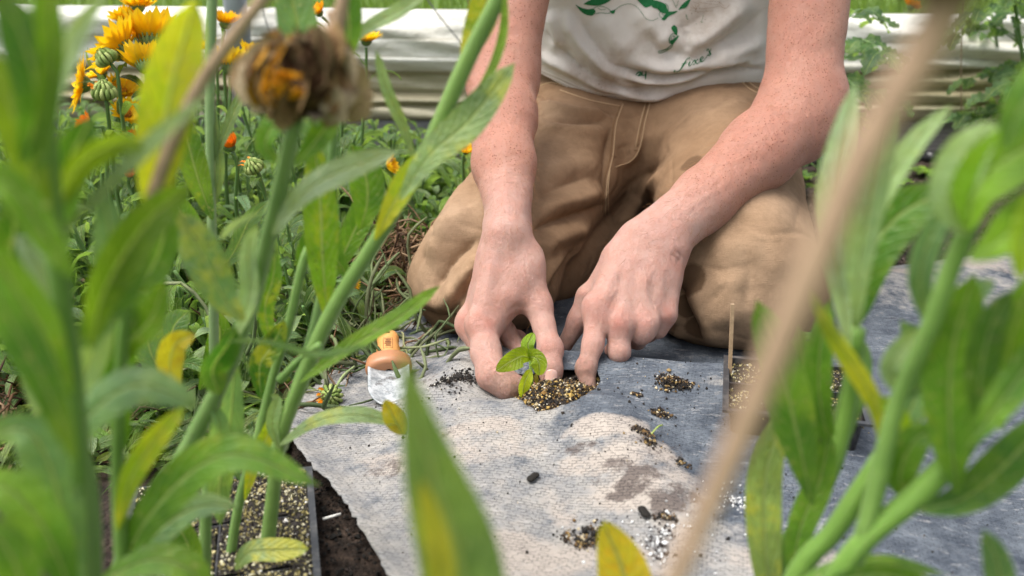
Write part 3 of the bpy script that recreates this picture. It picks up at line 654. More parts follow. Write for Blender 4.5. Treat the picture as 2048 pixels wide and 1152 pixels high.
def boxed(f, P, lo, hi):
    lo, hi = np.asarray(lo), np.asarray(hi); q = np.maximum(np.maximum(lo - P, P - hi), 0); far = np.linalg.norm(q, axis=1); out = far + .03; m = far < .03
    if m.any(): out[m] = f(P[m])
    return out
HB1 = (W(930, 440, .80) + [-.02, -.13, -.17], W(1120, 440, .80) + [.03, .09, .03]); HB2 = (W(1110, 480, .82) + [-.03, -.13, -.15], W(1370, 480, .82) + [.02, .06, .03])
def body_f(P):
    a1 = arm(P, A1, (.048, .0350, .0328, .0297, .0165), np.array([.0005, .012, -.004]))
    a2 = arm(P, A2, (.052, .0380, .0365, .0300, .0200), nrm(W(1335, 508, .822) - W(1268, 492, .822)) * .0105)
    a2 = smin(a2, seg(P, W(1618, 208, .985), W(1590, 258, .965), .033, .034), .03)
    a1 = smin(a1, boxed(hand1, P, *HB1), .016); a2 = smin(a2, boxed(hand2, P, *HB2), .014)
    def tor(P):
        t = smin(seg(P, (.12, 1.34, .18), (.12, 1.22, .47), .085, .085), seg(P, (.28, 1.34, .18), (.28, 1.22, .47), .085, .085), .08)
        t = smin(t, seg(P, A1['sh'] + [.02, .02, 0], A2['sh'] + [-.02, .02, 0], .062, .062), .06)
        t = smin(t, seg(P, (.205, 1.20, .52), (.205, 1.10, .65), .058, .052), .04)
        hd = smin(ell(P, (.205, 1.03, .735), (.075, .098, .098)), ell(P, (.205, .985, .685), (.055, .062, .062)), .03)     # head looks down at the hands
        hd = smin(hd, seg(P, (.205, .935, .725), (.205, .912, .69), .007, .0125), .012)                                   # nose
        for s in (-1, 1):
            hd = np.maximum(hd, -ell(P, (.205 + s * .030, .925, .735), (.017, .013, .012)) - .003)                        # eye sockets
            hd = smin(hd, ell(P, (.205 + s * .030, .944, .737), (.013, .012, .010)), .004)
            hd = smin(hd, ell(P, (.205 + s * .076, 1.03, .715), (.009, .018, .030)), .008)                                # ears
        hd = smin(hd, seg(P, (.185, .927, .655), (.225, .927, .655), .006, .006), .008); hd = np.maximum(hd, -seg(P, (.185, .920, .656), (.225, .920, .656), .0018, .0018))
        return smin(t, hd, .025)
    tb = boxed(tor, P, (-.05, .87, .05), (.46, 1.45, .88))
    return smin(smin(a1, a2, .004), tb, .03)
V, F = sdf_mesh(body_f, (-.10, .66, -.02), (.50, 1.47, .86), .0019)
body = Surf(V, F)
# tendons, veins, knuckle creases
n1 = SinNoise(260, 31); n2 = SinNoise(90, 32)
Pn = body.V; body.D += .00022 * n1(Pn) + .0004 * n2(Pn)
R_ = body.ridge
for L in ([(1235, 520), (1225, 560), (1200, 610)], [(1262, 520), (1250, 580), (1238, 640)], [(1290, 520), (1288, 580), (1285, 640)], [(1322, 530), (1322, 580), (1330, 625)]): R_(L, .0009, .0042)
for L in ([(1250, 540), (1222, 610), (1217, 640)], [(1275, 545), (1264, 600), (1262, 645)], [(1305, 550), (1305, 600), (1308, 640)]): R_(L, -.0006, .004)
for L in ([(1315, 530), (1290, 570), (1300, 610)], [(1225, 535), (1235, 575), (1215, 600)], [(1268, 500), (1280, 540), (1310, 575)]): R_(L, .0008, .0019)
R_([(1345, 498), (1362, 512), (1352, 528)], -.0016, .002); R_([(1340, 506), (1358, 522)], -.001, .0015)
for i, y_ in enumerate((728, 733, 738, 743, 748)): R_([(1156, y_ + 2), (1170, y_ - 3 + (i > 2) * 5), (1186, y_ + 1)], -.0006, .0010)
R_([(1172, 730), (1172, 748)], .0005, .003)
for y_ in (650, 655, 700): R_([(1220, y_ + 8), (1240, y_ + 12), (1256, y_ + 8)], -.0004, .001)
for L in ([(1085, 690), (1098, 686), (1116, 690)], [(1086, 698), (1100, 694), (1118, 698)], [(1088, 706), (1102, 702), (1118, 705)]): R_(L, -.0007, .0011)
for L in ([(1020, 640), (1035, 628), (1052, 630)], [(1008, 652), (1022, 634), (1045, 622)], [(1015, 622), (1035, 612), (1058, 618)]): R_(L, -.0009, .0016)
R_([(990, 500), (975, 570), (962, 640)], .0012, .004); R_([(1010, 490), (1000, 560), (985, 640)], -.0010, .006); R_([(1000, 480), (1035, 540), (1075, 620)], .0012, .0045)
R_([(955, 560), (948, 600), (938, 640)], .001, .003); R_([(952, 662), (968, 668), (975, 660)], -.0008, .0014)
for L in ([(960, 740), (968, 752), (970, 768)], [(966, 735), (976, 748), (978, 766)], [(940, 690), (956, 700), (975, 700)]): R_(L, -.0006, .0012)
R_([(1005, 270), (1010, 350), (1012, 430)], .0010, .005); R_([(985, 260), (985, 350), (990, 430)], .0008, .002)
R_([(1480, 350), (1400, 400), (1330, 450)], .0008, .003); R_([(1545, 200), (1560, 230), (1590, 240)], -.0015, .006)
body.apply()
kn = [(W(966, 652, .745), .013, .9), (W(942, 645, .773), .014, 1), (W(1196, 618, .756), .013, .9), (W(1238, 650, .748), .012, 1), (W(1287, 650, .756), .012, .9), (W(1332, 630, .774), .013, .9), (W(1340, 520, .815), .020, .8), (W(1102, 700, .730), .010, .6), (W(984, 752, .704), .011, .5), (W(1030, 600, .765), .02, .35), (W(1172, 738, .720), .009, .5)]
red = spots(body.V, kn)
hand_m = np.clip(1 - np.minimum(np.linalg.norm(body.V - W(1030, 640, .77), axis=1), np.linalg.norm(body.V - W(1260, 620, .78), axis=1)) / .16, 0, 1)
dirt = spots(body.V, [(W(1020, 785, .695), .030, .75), (W(975, 765, .700), .024, .5), (W(965, 720, .715), .022, .35), (W(1175, 760, .72), .030, .9), (W(1240, 715, .75), .014, .5), (W(1100, 760, .72), .016, .6), (W(1135, 685, .80), .025, .8), (W(1105, 720, .73), .024, .5), (W(1300, 690, .79), .02, .5)])
def skin_mat():
    t = NT('skin'); o = t.coord(); red = t.attr('red', 'Fac'); hd = t.attr('hand', 'Fac'); dr = t.attr('dirt', 'Fac')
    nl = t.noise(22, 4, .6, o); nm = t.noise(95, 5, .6, o); nf = t.noise(520, 4, .65, o); nw = t.noise(230, 4, .6, t.mapv(o, (1, 1, .35)))
    armc = t.mix(t.ramp(nl, [(.3, 0.0), (.7, 1.0)]), (.49, .215, .155), (.57, .29, .215))
    handc = t.mix(t.ramp(nl, [(.3, 0.0), (.7, 1.0)]), (.56, .31, .255), (.64, .40, .335))
    c = t.mix(t.ramp(hd, [(.0, 0.0), (.35, 1.0)]), armc, handc)
    c = t.mix(t.math('MULTIPLY', t.ramp(nm, [(.4, 0.0), (.7, 1.0)]), .35), c, (.56, .24, .16))
    c = t.mix(t.math('MULTIPLY', t.math('MULTIPLY', red, t.ramp(nm, [(.3, .6), (.7, 1.3)])), .50), c, (.58, .19, .14))
    fr = t.ramp(t.voro(330, t.mapv(o, (1, 1, 1))), [(.15, 1.0), (.30, 0.0)]); fm = t.math('MULTIPLY', fr, t.math('SUBTRACT', 1, t.ramp(hd, [(.0, 0.0), (.3, .85)])))
    c = t.mix(t.math('MULTIPLY', fm, t.ramp(nm, [(.36, 0.0), (.55, .85)])), c, (.26, .075, .035))
    dm = t.ramp(t.math('ADD', dr, t.math('MULTIPLY', t.math('SUBTRACT', t.noise(240, 5, .7, o), .5), 1.0)), [(.3, 0.0), (.9, .7)]); c = t.mix(dm, c, (.22, .13, .09))
    vf = t.voro(950, o, 'DISTANCE_TO_EDGE')
    h = t.math('ADD', t.math('MULTIPLY', t.ramp(vf, [(0, 0.0), (.12, 1.0)]), .7), t.math('MULTIPLY', nf, .6)); h = t.math('ADD', t.math('ADD', h, t.math('MULTIPLY', nm, 1.4)), t.math('MULTIPLY', nw, 1.5)); c = t.mix(t.ramp(t.noise(300, 4, .7, o), [(.5, 0.0), (.75, .25)]), c, t.mix(.5, c, (.42, .14, .09)))
    return t.finish(t.pbr(c, t.math('ADD', .40, t.math('MULTIPLY', nm, .18)), t.bump(h, .95, .0011), .5, sss=.22, sss_r=(1, .35, .2), sss_s=.004))
M['skin'] = skin_mat()
person = thing('person', 'person in stained cream T-shirt and tan work trousers kneeling to plant a seedling', 'person', (.2, 1.15, 0))
body.obj('body', M['skin'], person, {'red': red, 'hand': hand_m, 'dirt': dirt})
# thumb nail
nl_c = body.hit(1103, 752); b = MB(); tn = nrm(W(1101, 770, .716) - W(1100, 710, .738))
i0 = np.argmin(np.linalg.norm(body.V - nl_c, axis=1)); nn = body.N[i0] * np.sign(body.N[i0] @ (C0 - nl_c)); ss = nrm(np.cross(tn, nn)); G_ = np.zeros((12, 9, 3))
for i, u in enumerate(np.linspace(-1, 1, 12)):
    for j, v in enumerate(np.linspace(-1, 1, 9)):
        wv = .0052 * math.sqrt(max(0, 1 - abs(u) ** 3.2)) if u < 1 else 0
        q = nl_c + tn * .0066 * u + ss * wv * v + nn * .01; h_ = body.bvh.ray_cast(Vector(q), Vector(-nn), .03)[0]; q = np.array(h_) if h_ is not None else q - nn * .01
        G_[i, j] = q + nn * (.0007 * (1 - .5 * v * v))
b.grid(G_, (.66, .40, .34)); t = NT('nail'); b.build('fingernail', t.finish(t.pbr(t.attr('Col'), .28, t.bump(t.noise(160, 2, .5, t.mapv(t.coord(), (4, 1, 1))), .15, .0004), .6, sss=.2)), person)

# ---------------------------------------------------------------- trousers
K1 = np.array([-.026, .925, .072]); K2 = np.array([.234, .900, .078]); HP1 = np.array([.105, 1.27, .15]); HP2 = np.array([.285, 1.27, .155])
def tro_f(P):
    d = seg(P, K1, HP1, .068, .098); d2 = seg(P, K2, HP2, .079, .102)
    d = smin(d, ell(P, K1 + [-.006, -.004, -.026], (.078, .068, .052)), .035); d2 = smin(d2, ell(P, K2 + [-.002, -.010, -.030], (.095, .074, .056)), .035)
    l1 = seg(P, K1 + [.02, .04, -.028], (.055, 1.36, .055), .062, .042); l2 = seg(P, K2 + [-.005, .04, -.025], (.31, 1.36, .055), .066, .042)
    d = np.minimum(d, l1 + .002); d = smin(d, l1, .006); d = smin(d, seg(P, K1 + [.068, .085, -.040], (.132, 1.20, .058), .040, .050), .006); d2 = smin(d2, l2, .008)
    pel = smin(seg(P, HP1 + [0, .02, .03], HP2 + [0, .02, .03], .098, .098), ell(P, (.175, 1.225, .142), (.11, .075, .080)), .05)
    r = smin(smin(d, pel, .04), smin(d2, pel, .04), .012)
    up = P[:, 2] - (.275 + .10 * (P[:, 1] - 1.2)); r = -smin(-r, up * 1.0, .012) if False else np.maximum(r, up)
    r = np.maximum(r, -(P[:, 2] - .0035)); r = r
    ns = .0008 * trn1(P) + .0007 * trn2(P); return r + ns
trn1 = SinNoise(38, 41); trn2 = SinNoise(95, 42)
V, F = sdf_mesh(tro_f, (-.16, .76, -.01), (.42, 1.47, .34), .0027)
tro = Surf(V, F); R_ = tro.ridge
# big folds of cloth: valleys (-) and rolls (+), laid where the cloth gathers
for L, a, w in [
    ([(1070, 205), (1130, 222), (1225, 232)], .005, .007), ([(1075, 228), (1140, 240), (1215, 243)], -.005, .006), ([(1080, 255), (1150, 262), (1215, 262)], .0035, .010),
    ([(1065, 180), (1110, 200), (1200, 222), (1240, 230)], -.004, .005),
    ([(1215, 410), (1160, 425), (1100, 445), (1060, 470)], -.006, .007), ([(1215, 385), (1140, 405), (1070, 430)], .005, .011),
    ([(1190, 350), (1120, 372), (1075, 400)], -.0028, .011), ([(1210, 330), (1150, 330), (1080, 345)], .003, .014),
    ([(1180, 455), (1110, 480), (1080, 510)], .005, .010), ([(1150, 490), (1120, 530), (1110, 580)], -.005, .006), ([(1170, 480), (1100, 540), (1070, 600)], .004, .008),
    ([(960, 470), (900, 520), (860, 590)], -.006, .010), ([(975, 500), (925, 560), (880, 610)], .005, .009), ([(965, 540), (920, 600), (890, 640)], -.006, .008),
    ([(950, 420), (900, 450), (850, 520)], .004, .014), ([(930, 640), (880, 635), (845, 620)], -.004, .006), ([(940, 600), (880, 612), (840, 590)], .003, .009),
    ([(940, 350), (905, 420), (880, 480)], .003, .014), ([(985, 430), (965, 480), (955, 520)], -.003, .010),
    ([(1225, 250), (1215, 330), (1210, 400)], -.005, .010), ([(1290, 230), (1275, 300), (1240, 340)], .002, .006),
    ([(1260, 400), (1240, 420), (1225, 440)], -.006, .008), ([(1340, 300), (1290, 350), (1250, 390)], -.003, .014), ([(1350, 260), (1290, 280), (1250, 310)], .003, .014), ([(1380, 230), (1440, 225), (1500, 190)], .0025, .012), ([(1330, 345), (1290, 385), (1260, 420)], .004, .010),
    ([(1345, 560), (1370, 620), (1400, 680)], -.007, .010), ([(1375, 570), (1410, 640), (1430, 700)], .005, .012), ([(1330, 600), (1350, 650), (1380, 700)], .005, .008), ([(1350, 640), (1330, 680), (1320, 705)], -.006, .006),
    ([(1590, 330), (1600, 400), (1590, 470)], -.001, .014), ([(1560, 400), (1550, 480), (1570, 560)], .0015, .018), ([(1480, 480), (1500, 540), (1490, 620)], -.0025, .018), ([(1450, 540), (1460, 600), (1450, 660)], .003, .014),
    ([(1500, 420), (1560, 400), (1610, 410)], .0008, .016), ([(1420, 470), (1470, 500), (1530, 500)], .002, .014)]: R_(L, a * 2.0, w)
q1, q2 = SinNoise(55, 71), SinNoise(120, 72); wr_ = np.abs(q1(tro.V * np.array([1, 1, 1.6]))); wr2 = np.abs(q2(tro.V * np.array([.7, 1, 1.8])))
tro.D += -.0036 * np.clip(.32 - wr_, 0, 1) - .0010 * np.clip(.4 - wr2, 0, 1) + .0010 * q1(tro.V)
tro.apply()
def seam(S, pts, r=.0011, off=.0012, col=(.25, .145, .065), name='seam', parent=None, dash=False):
    L = S.line(pts, 8)
    if L is None: return
    L = L + np.array([nrm(C0 - p) for p in L]) * off; b = MB(); b.tube(L, r, 6, col); return b.build(name, M['seam'], parent)
stain = spots(tro.V, [(tro.hit(1382, 326), .013, 1), (tro.hit(1380, 560), .017, 1), (tro.hit(1375, 612), .013, .9), (tro.hit(1395, 655), .014, .8), (tro.hit(1290, 300), .03, .25), (tro.hit(1250, 310), .02, .35), (tro.hit(1340, 245), .03, .3), (tro.hit(880, 640), .035, .6), (tro.hit(850, 610), .03, .4), (tro.hit(1000, 640), .03, .4), (tro.hit(1350, 700), .02, .5), (tro.hit(1560, 440), .03, .25), (tro.hit(900, 620), .03, .4)])
fade = spots(tro.V, [(tro.hit(1560, 400), .06, .7), (tro.hit(1500, 560), .08, .6), (tro.hit(900, 430), .05, .8), (tro.hit(880, 560), .05, .6), (tro.hit(1110, 220), .03, .5), (tro.hit(1120, 330), .05, .4), (tro.hit(1420, 210), .05, .4)])
def canvas_mat(name, c0, c1, stainc):
    t = NT(name); o = t.coord(); nl = t.noise(14, 5, .6, o); nm = t.noise(70, 6, .7, o); st = t.attr('stain', 'Fac'); fd = t.attr('fade', 'Fac')
    wa = t.noise(500, 2, .5, t.mapv(o, (.25, 1, 4))); wb = t.noise(500, 2, .5, t.mapv(o, (4, 1, .25)))
    c = t.mix(t.ramp(nl, [(.3, 0.0), (.7, 1.0)]), c0, c1); c = t.mix(t.math('MULTIPLY', fd, .55), c, (.47, .34, .235))
    c = t.mix(t.math('MULTIPLY', t.ramp(nm, [(.45, 0.0), (.75, 1.0)]), .35), c, stainc)
    sm_ = t.ramp(t.math('ADD', st, t.math('MULTIPLY', t.math('SUBTRACT', nm, .5), .35)), [(.30, 0.0), (.44, .9)]); c = t.mix(sm_, c, stainc)
    c = t.mix(t.math('MULTIPLY', t.math('MULTIPLY', wa, wb), .5), c, (.10, .06, .03))
    h = t.math('ADD', t.math('ADD', wa, wb), t.math('MULTIPLY', nm, 1.4)); return t.finish(t.pbr(c, .88, t.bump(h, .55, .0009), .2))
M['canvas'] = canvas_mat('duck_canvas', (.225, .135, .075), (.345, .22, .13), (.115, .066, .035))
def seam_mat():
    t = NT('seam_thread'); b_ = t.attr('Col'); return t.finish(t.pbr(b_, .85, t.bump(t.noise(900, 2, .5), .6, .0006), .2))
M['seam'] = seam_mat()
trs = tro.obj('trousers', M['canvas'], person, {'stain': stain, 'fade': fade})
dk = (.20, .115, .055); lt = (.46, .32, .19)
for L in ([(1246, 208), (1232, 250), (1226, 310), (1215, 360), (1210, 430)], [(1300, 205), (1290, 245), (1280, 295), (1262, 322), (1232, 334)], [(1291, 207), (1281, 245), (1271, 293)], [(1220, 340), (1216, 380), (1217, 428)],
          [(1066, 178), (1100, 165), (1130, 172)], [(1470, 150), (1500, 178), (1528, 190)], [(1480, 146), (1508, 172), (1535, 184)], [(1120, 180), (1180, 200), (1240, 212)]):
    seam(tro, L, .00075, .0004, lt, parent=trs)
for L in ([(1240, 212), (1227, 250), (1221, 310), (1209, 360), (1205, 425)], [(1295, 206), (1285, 245), (1275, 294)], [(1268, 300), (1282, 302)], [(1222, 312), (1232, 314)], [(1476, 148), (1504, 176), (1532, 187)]):
    seam(tro, L, .0006, .0003, dk, parent=trs)
c = tro.hit(1142, 164)
if c is not None:
    b = MB(); b.box((-.0055, -.0022, -.010), (.0055, .0022, .010), (.34, .21, .11), M=lambda v: v + c + np.array([0, -.003, .002])); b.build('belt_loop', M['seam'], trs)

# ---------------------------------------------------------------- T-shirt
def shirt_f(P):
    d = smin(seg(P, (.118, 1.285, .240), (.105, 1.222, .47), .116, .110), seg(P, (.285, 1.292, .24), (.295, 1.225, .47), .103, .105), .09)
    d = smin(d, ell(P, (.205, 1.24, .275), (.14, .092, .085)), .05)
    d = smin(d, seg(P, A1['sh'] + [.03, .02, -.01], A2['sh'] + [-.03, .02, -.01], .075, .075), .05)
    for A, r_ in ((A1, .066), (A2, .070)):
        ax = nrm(A['el'] - A['sh']); lim = (P - A['sh']) @ ax - np.linalg.norm(A['el'] - A['sh']) * .42; d = smin(d, np.maximum(seg(P, A['sh'], A['sh'] * .6 + A['el'] * .4, r_, r_ + .002), lim), .03)
    q = (P[:, 0] - .20) / .17; hem = .208 + .030 * np.minimum(q * q, 1.6) + .035 * np.clip((P[:, 1] - 1.2) / .2, 0, 1) + .002 * np.sin(P[:, 0] * 60)
    d = np.maximum(d, hem - P[:, 2])
    neck = seg(P, (.205, 1.22, .56), (.205, 1.13, .68), .062, .062); d = np.maximum(d, -neck)
    return d + .0012 * shn(P)
shn = SinNoise(36, 51)
V, F = sdf_mesh(shirt_f, (-.12, 1.0, .17), (.52, 1.47, .66), .0029)
shi = Surf(V, F); R_ = shi.ridge
for L, a, w in [
    ([(1130, 20), (1160, 80), (1200, 125), (1240, 160)], .007, .009), ([(1145, 15), (1180, 80), (1225, 130), (1290, 150)], -.005, .008),
    ([(1090, 60), (1130, 110), (1180, 150), (1250, 180)], -.005, .008), ([(1075, 110), (1110, 125), (1160, 150), (1230, 185)], .005, .008),
    ([(1230, 135), (1300, 152), (1350, 152), (1450, 135), (1530, 118)], -.008, .0055), ([(1230, 148), (1300, 163), (1370, 158), (1460, 128), (1535, 125)], .006, .005),
    ([(1240, 165), (1300, 175), (1370, 168), (1450, 142), (1535, 140)], -.007, .005), ([(1260, 122), (1330, 140), (1400, 132), (1500, 108)], .005, .008),
    ([(1350, 75), (1400, 85), (1470, 30), (1500, 0)], .007, .012), ([(1370, 95), (1410, 95), (1480, 60), (1530, 20)], -.004, .012), ([(1290, 60), (1320, 100), (1380, 110)], -.005, .013), ([(1280, 10), (1310, 70), (1340, 100)], .005, .013),
    ([(1420, 110), (1480, 100), (1535, 85)], .004, .009), ([(1200, 30), (1230, 80), (1260, 110)], .003, .014), ([(1375, 60), (1372, 85), (1378, 100)], -.004, .006),
    ([(1180, 165), (1250, 186), (1300, 195), (1350, 188)], .004, .005), ([(1170, 155), (1240, 178), (1310, 184)], -.005, .004), ([(1100, 20), (1115, 70), (1110, 110)], .005, .010), ([(1420, 20), (1380, 50), (1350, 60)], -.003, .012)]: R_(L, a * 1.9, w)
q1, q2 = SinNoise(48, 73), SinNoise(110, 74); shi.D += -.0026 * np.clip(.4 - np.abs(q1(shi.V)), 0, 1) - .0011 * np.clip(.4 - np.abs(q2(shi.V)), 0, 1)
shi.apply()
sst = spots(shi.V, [(shi.hit(*p), r_, k) for p, r_, k in [((1210, 172), .028, .8), ((1160, 150), .025, .6), ((1270, 170), .025, .7), ((1220, 120), .03, .4), ((1400, 20), .05, .6), ((1290, 90), .04, .3), ((1130, 90), .02, .3), ((1200, 150), .03, .6), ((1330, 170), .02, .5), ((1450, 50), .04, .35)]])
def shirt_mat():
    t = NT('cotton_jersey'); o = t.coord(); nl = t.noise(13, 5, .6, o); nm = t.noise(80, 6, .7, o); st = t.attr('stain', 'Fac'); nf = t.noise(900, 2, .5, o)
    c = t.mix(t.ramp(nl, [(.3, 0.0), (.7, 1.0)]), (.57, .53, .49), (.66, .63, .60))
    sm_ = t.ramp(t.math('ADD', st, t.math('MULTIPLY', t.math('SUBTRACT', nm, .5), .9)), [(.2, 0.0), (.95, .85)]); c = t.mix(sm_, c, (.32, .235, .175))
    sp = t.ramp(t.voro(150, o), [(.08, 1.0), (.15, 0.0)]); c = t.mix(t.math('MULTIPLY', sp, t.ramp(st, [(.35, 0.0), (.7, .8)])), c, (.10, .07, .05))
    return t.finish(t.pbr(c, .9, t.bump(t.math('ADD', nf, t.math('MULTIPLY', nm, 1.5)), .45, .0008), .2))
sh = shi.obj('t_shirt', shirt_mat(), person, {'stain': sst})
for L in ([(1068, 140), (1110, 160), (1160, 182), (1210, 196), (1262, 203), (1310, 200)], [(1068, 135), (1110, 154), (1160, 176), (1210, 189), (1262, 196)]): seam(shi, L, .0007, .0002, (.42, .36, .31), parent=sh, name='hem_stitch')
# printed green drawing: flat ink shapes following the cloth
def ink_mat(): t = NT('green_ink'); return t.finish(t.pbr(t.mix(t.ramp(t.noise(400, 3, .6), [(.35, 0.0), (.6, 1.0)]), (.012, .12, .04), (.02, .16, .055)), .8, None, .2))
M['ink'] = ink_mat()
def ink_poly(b, pts, off=.0007):
    pts = np.array(pts, float); n = len(pts); q = spline(np.c_[np.vstack([pts, pts[:1]]), np.zeros(n + 1)], n * 5)[:-1, :2]
    from mathutils import geometry as geo
    xs = np.arange(q[:, 0].min(), q[:, 0].max(), 3.0); ys = np.arange(q[:, 1].min(), q[:, 1].max(), 3.0); X, Y = np.meshgrid(xs, ys); I = np.stack([X.ravel(), Y.ravel()], -1); I = I[inpoly(I, q)]
    if len(I): I = I[np.min(np.linalg.norm(I[:, None] - q[None], axis=2), 1) > .9]
    allp = np.vstack([q, I]) if len(I) else q
    r_ = geo.delaunay_2d_cdt([Vector(p) for p in allp], [(i, (i + 1) % len(q)) for i in range(len(q))], [], 0, 1e-6); P2 = np.array([tuple(v) for v in r_[0]]); F2 = [f for f in r_[2] if len(f) == 3 and inpoly(P2[list(f)].mean(0)[None], q)[0]]
    V3 = []
    for p in P2:
        h_ = shi.hit(*p); V3.append((h_ if h_ is not None else W(p[0], p[1], 1.13)) + nrm(C0 - W(p[0], p[1], 1.13)) * off)
    b.add(V3, F2)
def ink_line(b, pts, w=1.2, off=.0009):
    pts = np.array(pts, float); q = spline(np.c_[pts, np.zeros(len(pts))], max(4, len(pts) * 5))[:, :2]; T = np.gradient(q, axis=0); T /= np.linalg.norm(T, axis=1)[:, None] + 1e-9; Nn = np.stack([-T[:, 1], T[:, 0]], 1)
    ws = np.broadcast_to(w, (len(pts),)) if np.ndim(w) == 0 else np.asarray(w, float); ww = np.interp(np.linspace(0, 1, len(q)), np.linspace(0, 1, len(pts)), ws)[:, None] / 2; P_ = np.zeros((len(q), 2, 3))
    for i in range(len(q)):
        for j, s_ in enumerate((-1, 1)):
            p = q[i] + s_ * Nn[i] * ww[i]; h_ = shi.hit(*p); P_[i, j] = (h_ if h_ is not None else W(p[0], p[1], 1.13)) + nrm(C0 - W(p[0], p[1], 1.13)) * off
    b.grid(P_)
z = lambda L: [(1140 + x * .2051, y * .2051) for x, y in L]      # coordinates read from an enlarged crop
b = MB()
ink_poly(b, z([(50, 42), (110, 75), (180, 90), (225, 85), (250, 110), (235, 135), (215, 152), (160, 145), (105, 110)]))
ink_poly(b, z([(130, 40), (180, 10), (240, -20), (330, -60), (440, -40), (400, 0), (340, 35), (270, 55), (190, 52)]))
ink_poly(b, z([(650, -10), (720, -60), (800, -40), (815, 0), (800, 45), (770, 65), (735, 72), (700, 45)]))
ink_poly(b, z([(800, 0), (860, 10), (930, 40), (945, 75), (960, 115), (920, 130), (880, 115), (850, 85), (815, 75), (795, 55)]))
ink_poly(b, z([(890, 190), (920, 150), (950, 115), (1000, 112), (1050, 105), (1020, 130), (960, 160), (925, 195)]))
ink_poly(b, z([(1055, 100), (1080, 60), (1120, 20), (1175, -15), (1160, 30), (1130, 75), (1090, 85)]))
ink_poly(b, z([(390, 105), (420, 100), (440, 95), (432, 130), (405, 132)]))
ink_poly(b, z([(1012, 242), (1040, 262), (1050, 300), (1040, 345), (1025, 330), (1000, 300), (988, 270)]))
ink_poly(b, z([(975, 400), (1010, 380), (1045, 355), (1065, 345), (1045, 380), (1005, 430), (980, 425)]))
for L, w in [([(440, 95), (500, 55), (580, 38), (640, 60), (690, 110), (740, 180), (800, 200), (860, 175)], .8), ([(225, 85), (280, 60), (340, 70), (390, 100), (380, 130), (300, 125), (240, 135)], 1.0), ([(270, 75), (300, 95), (350, 90)], .8),
             ([(930, 30), (955, 60), (960, 110)], .8), ([(1000, 0), (1020, 40), (1035, 75)], .8), ([(1035, 75), (1050, 30), (1060, 0)], .8), ([(880, 110), (870, 150), (905, 180)], .8), ([(905, 100), (900, 140), (940, 150)], .8), ([(340, 35), (380, 0), (400, -20)], .8),
             ([(1130, 140), (1135, 175), (1150, 190), (1140, 160), (1130, 140)], .6), ([(1300, 150), (1290, 190), (1275, 215), (1300, 215)], .6), ([(1380, 200), (1372, 212)], .6), ([(1230, 230), (1236, 240)], .6),
             ([(1000, 425), (960, 465), (900, 495), (865, 500), (875, 518), (940, 495), (990, 460), (1005, 430)], 1.3), ([(890, 495), (950, 478), (985, 440)], .8), ([(968, 420), (972, 370), (990, 335), (1020, 330), (1050, 350)], 1.3), ([(985, 400), (990, 360), (1015, 350), (1010, 390)], .9), ([(1000, 345), (1030, 370), (1000, 400)], .9), ([(975, 360), (965, 390), (975, 425)], 1.0)]: ink_line(b, z(L), w)
pr = b.build('green_print', M['ink'], sh); pr['label'] = 'green ink drawing of claws, leaves and a small revolver'
b = MB()
for L, w in [([(1330, 10), (1450, 20), (1500, 60)], .5), ([(1200, 20), (1260, 40), (1240, 70)], .5), ([(1170, 75), (1300, 85), (1460, 60)], .45), ([(1180, 40), (1240, 110), (1250, 130)], .5), ([(1160, 100), (1280, 115), (1400, 105)], .45), ([(1455, 10), (1470, 60), (1520, 80), (1560, 40)], .5), ([(1220, 45), (1230, 90), (1215, 120)], .5), ([(1250, 20), (1380, 40), (1450, 45)], .45)]: ink_line(b, z(L), w)
t = NT('brown_ink'); b.build('brown_print', t.finish(t.pbr((.30, .19, .13), .85, None, .2)), sh)
# script lettering: fixes (and the half hidden dy in the fold)
b = MB()
T_ = lambda L: z(L)
for L, w in [([(1030, 685), (1015, 695), (1030, 707), (1065, 690), (1095, 650), (1125, 600), (1145, 570), (1165, 563), (1160, 578)], [1.6, 2.2, 1.2, 1.4, 2.6, 2.6, 1.4, .9, 1.4]),
             ([(1090, 622), (1120, 620), (1148, 605)], .8), ([(1172, 598), (1158, 625), (1163, 642), (1185, 630)], [1.8, 2.6, 1.5, .8]), ([(1184, 580), (1188, 577)], 2.2),
             ([(1185, 630), (1205, 595), (1222, 590), (1228, 610), (1240, 622), (1262, 605)], [.8, 1, 2.2, 2.4, 1.2, .8]), ([(1250, 578), (1232, 590), (1215, 620), (1200, 630)], [1.6, .8, .8, 1.6]),
             ([(1262, 605), (1285, 580), (1300, 560), (1288, 552), (1272, 575), (1276, 600), (1300, 592), (1322, 570)], [.8, .8, 1.4, 1.2, 2.4, 2.2, 1, .8]),
             ([(1322, 570), (1345, 535), (1368, 500), (1376, 472)], [.8, .9, .9, .8]), ([(1340, 500), (1335, 485), (1350, 478), (1358, 500), (1370, 525), (1358, 540), (1335, 538)], [1.4, 1.2, 1.4, 2.6, 2.6, 1.4, 1.4]),
             ([(640, 735), (660, 710), (685, 702), (680, 728), (660, 738), (690, 735), (710, 715)], [1, 2, 2.4, 2.6, 1.4, 1.6, 1]), ([(705, 695), (700, 725), (715, 735), (735, 725)], [1.6, 2.4, 1.4, 1]), ([(740, 695), (738, 730), (734, 775)], [1.6, 2.6, 1.2])]: ink_line(b, T_(L), np.array(w) * 1.15)
b.build('script_lettering', M['ink'], sh)
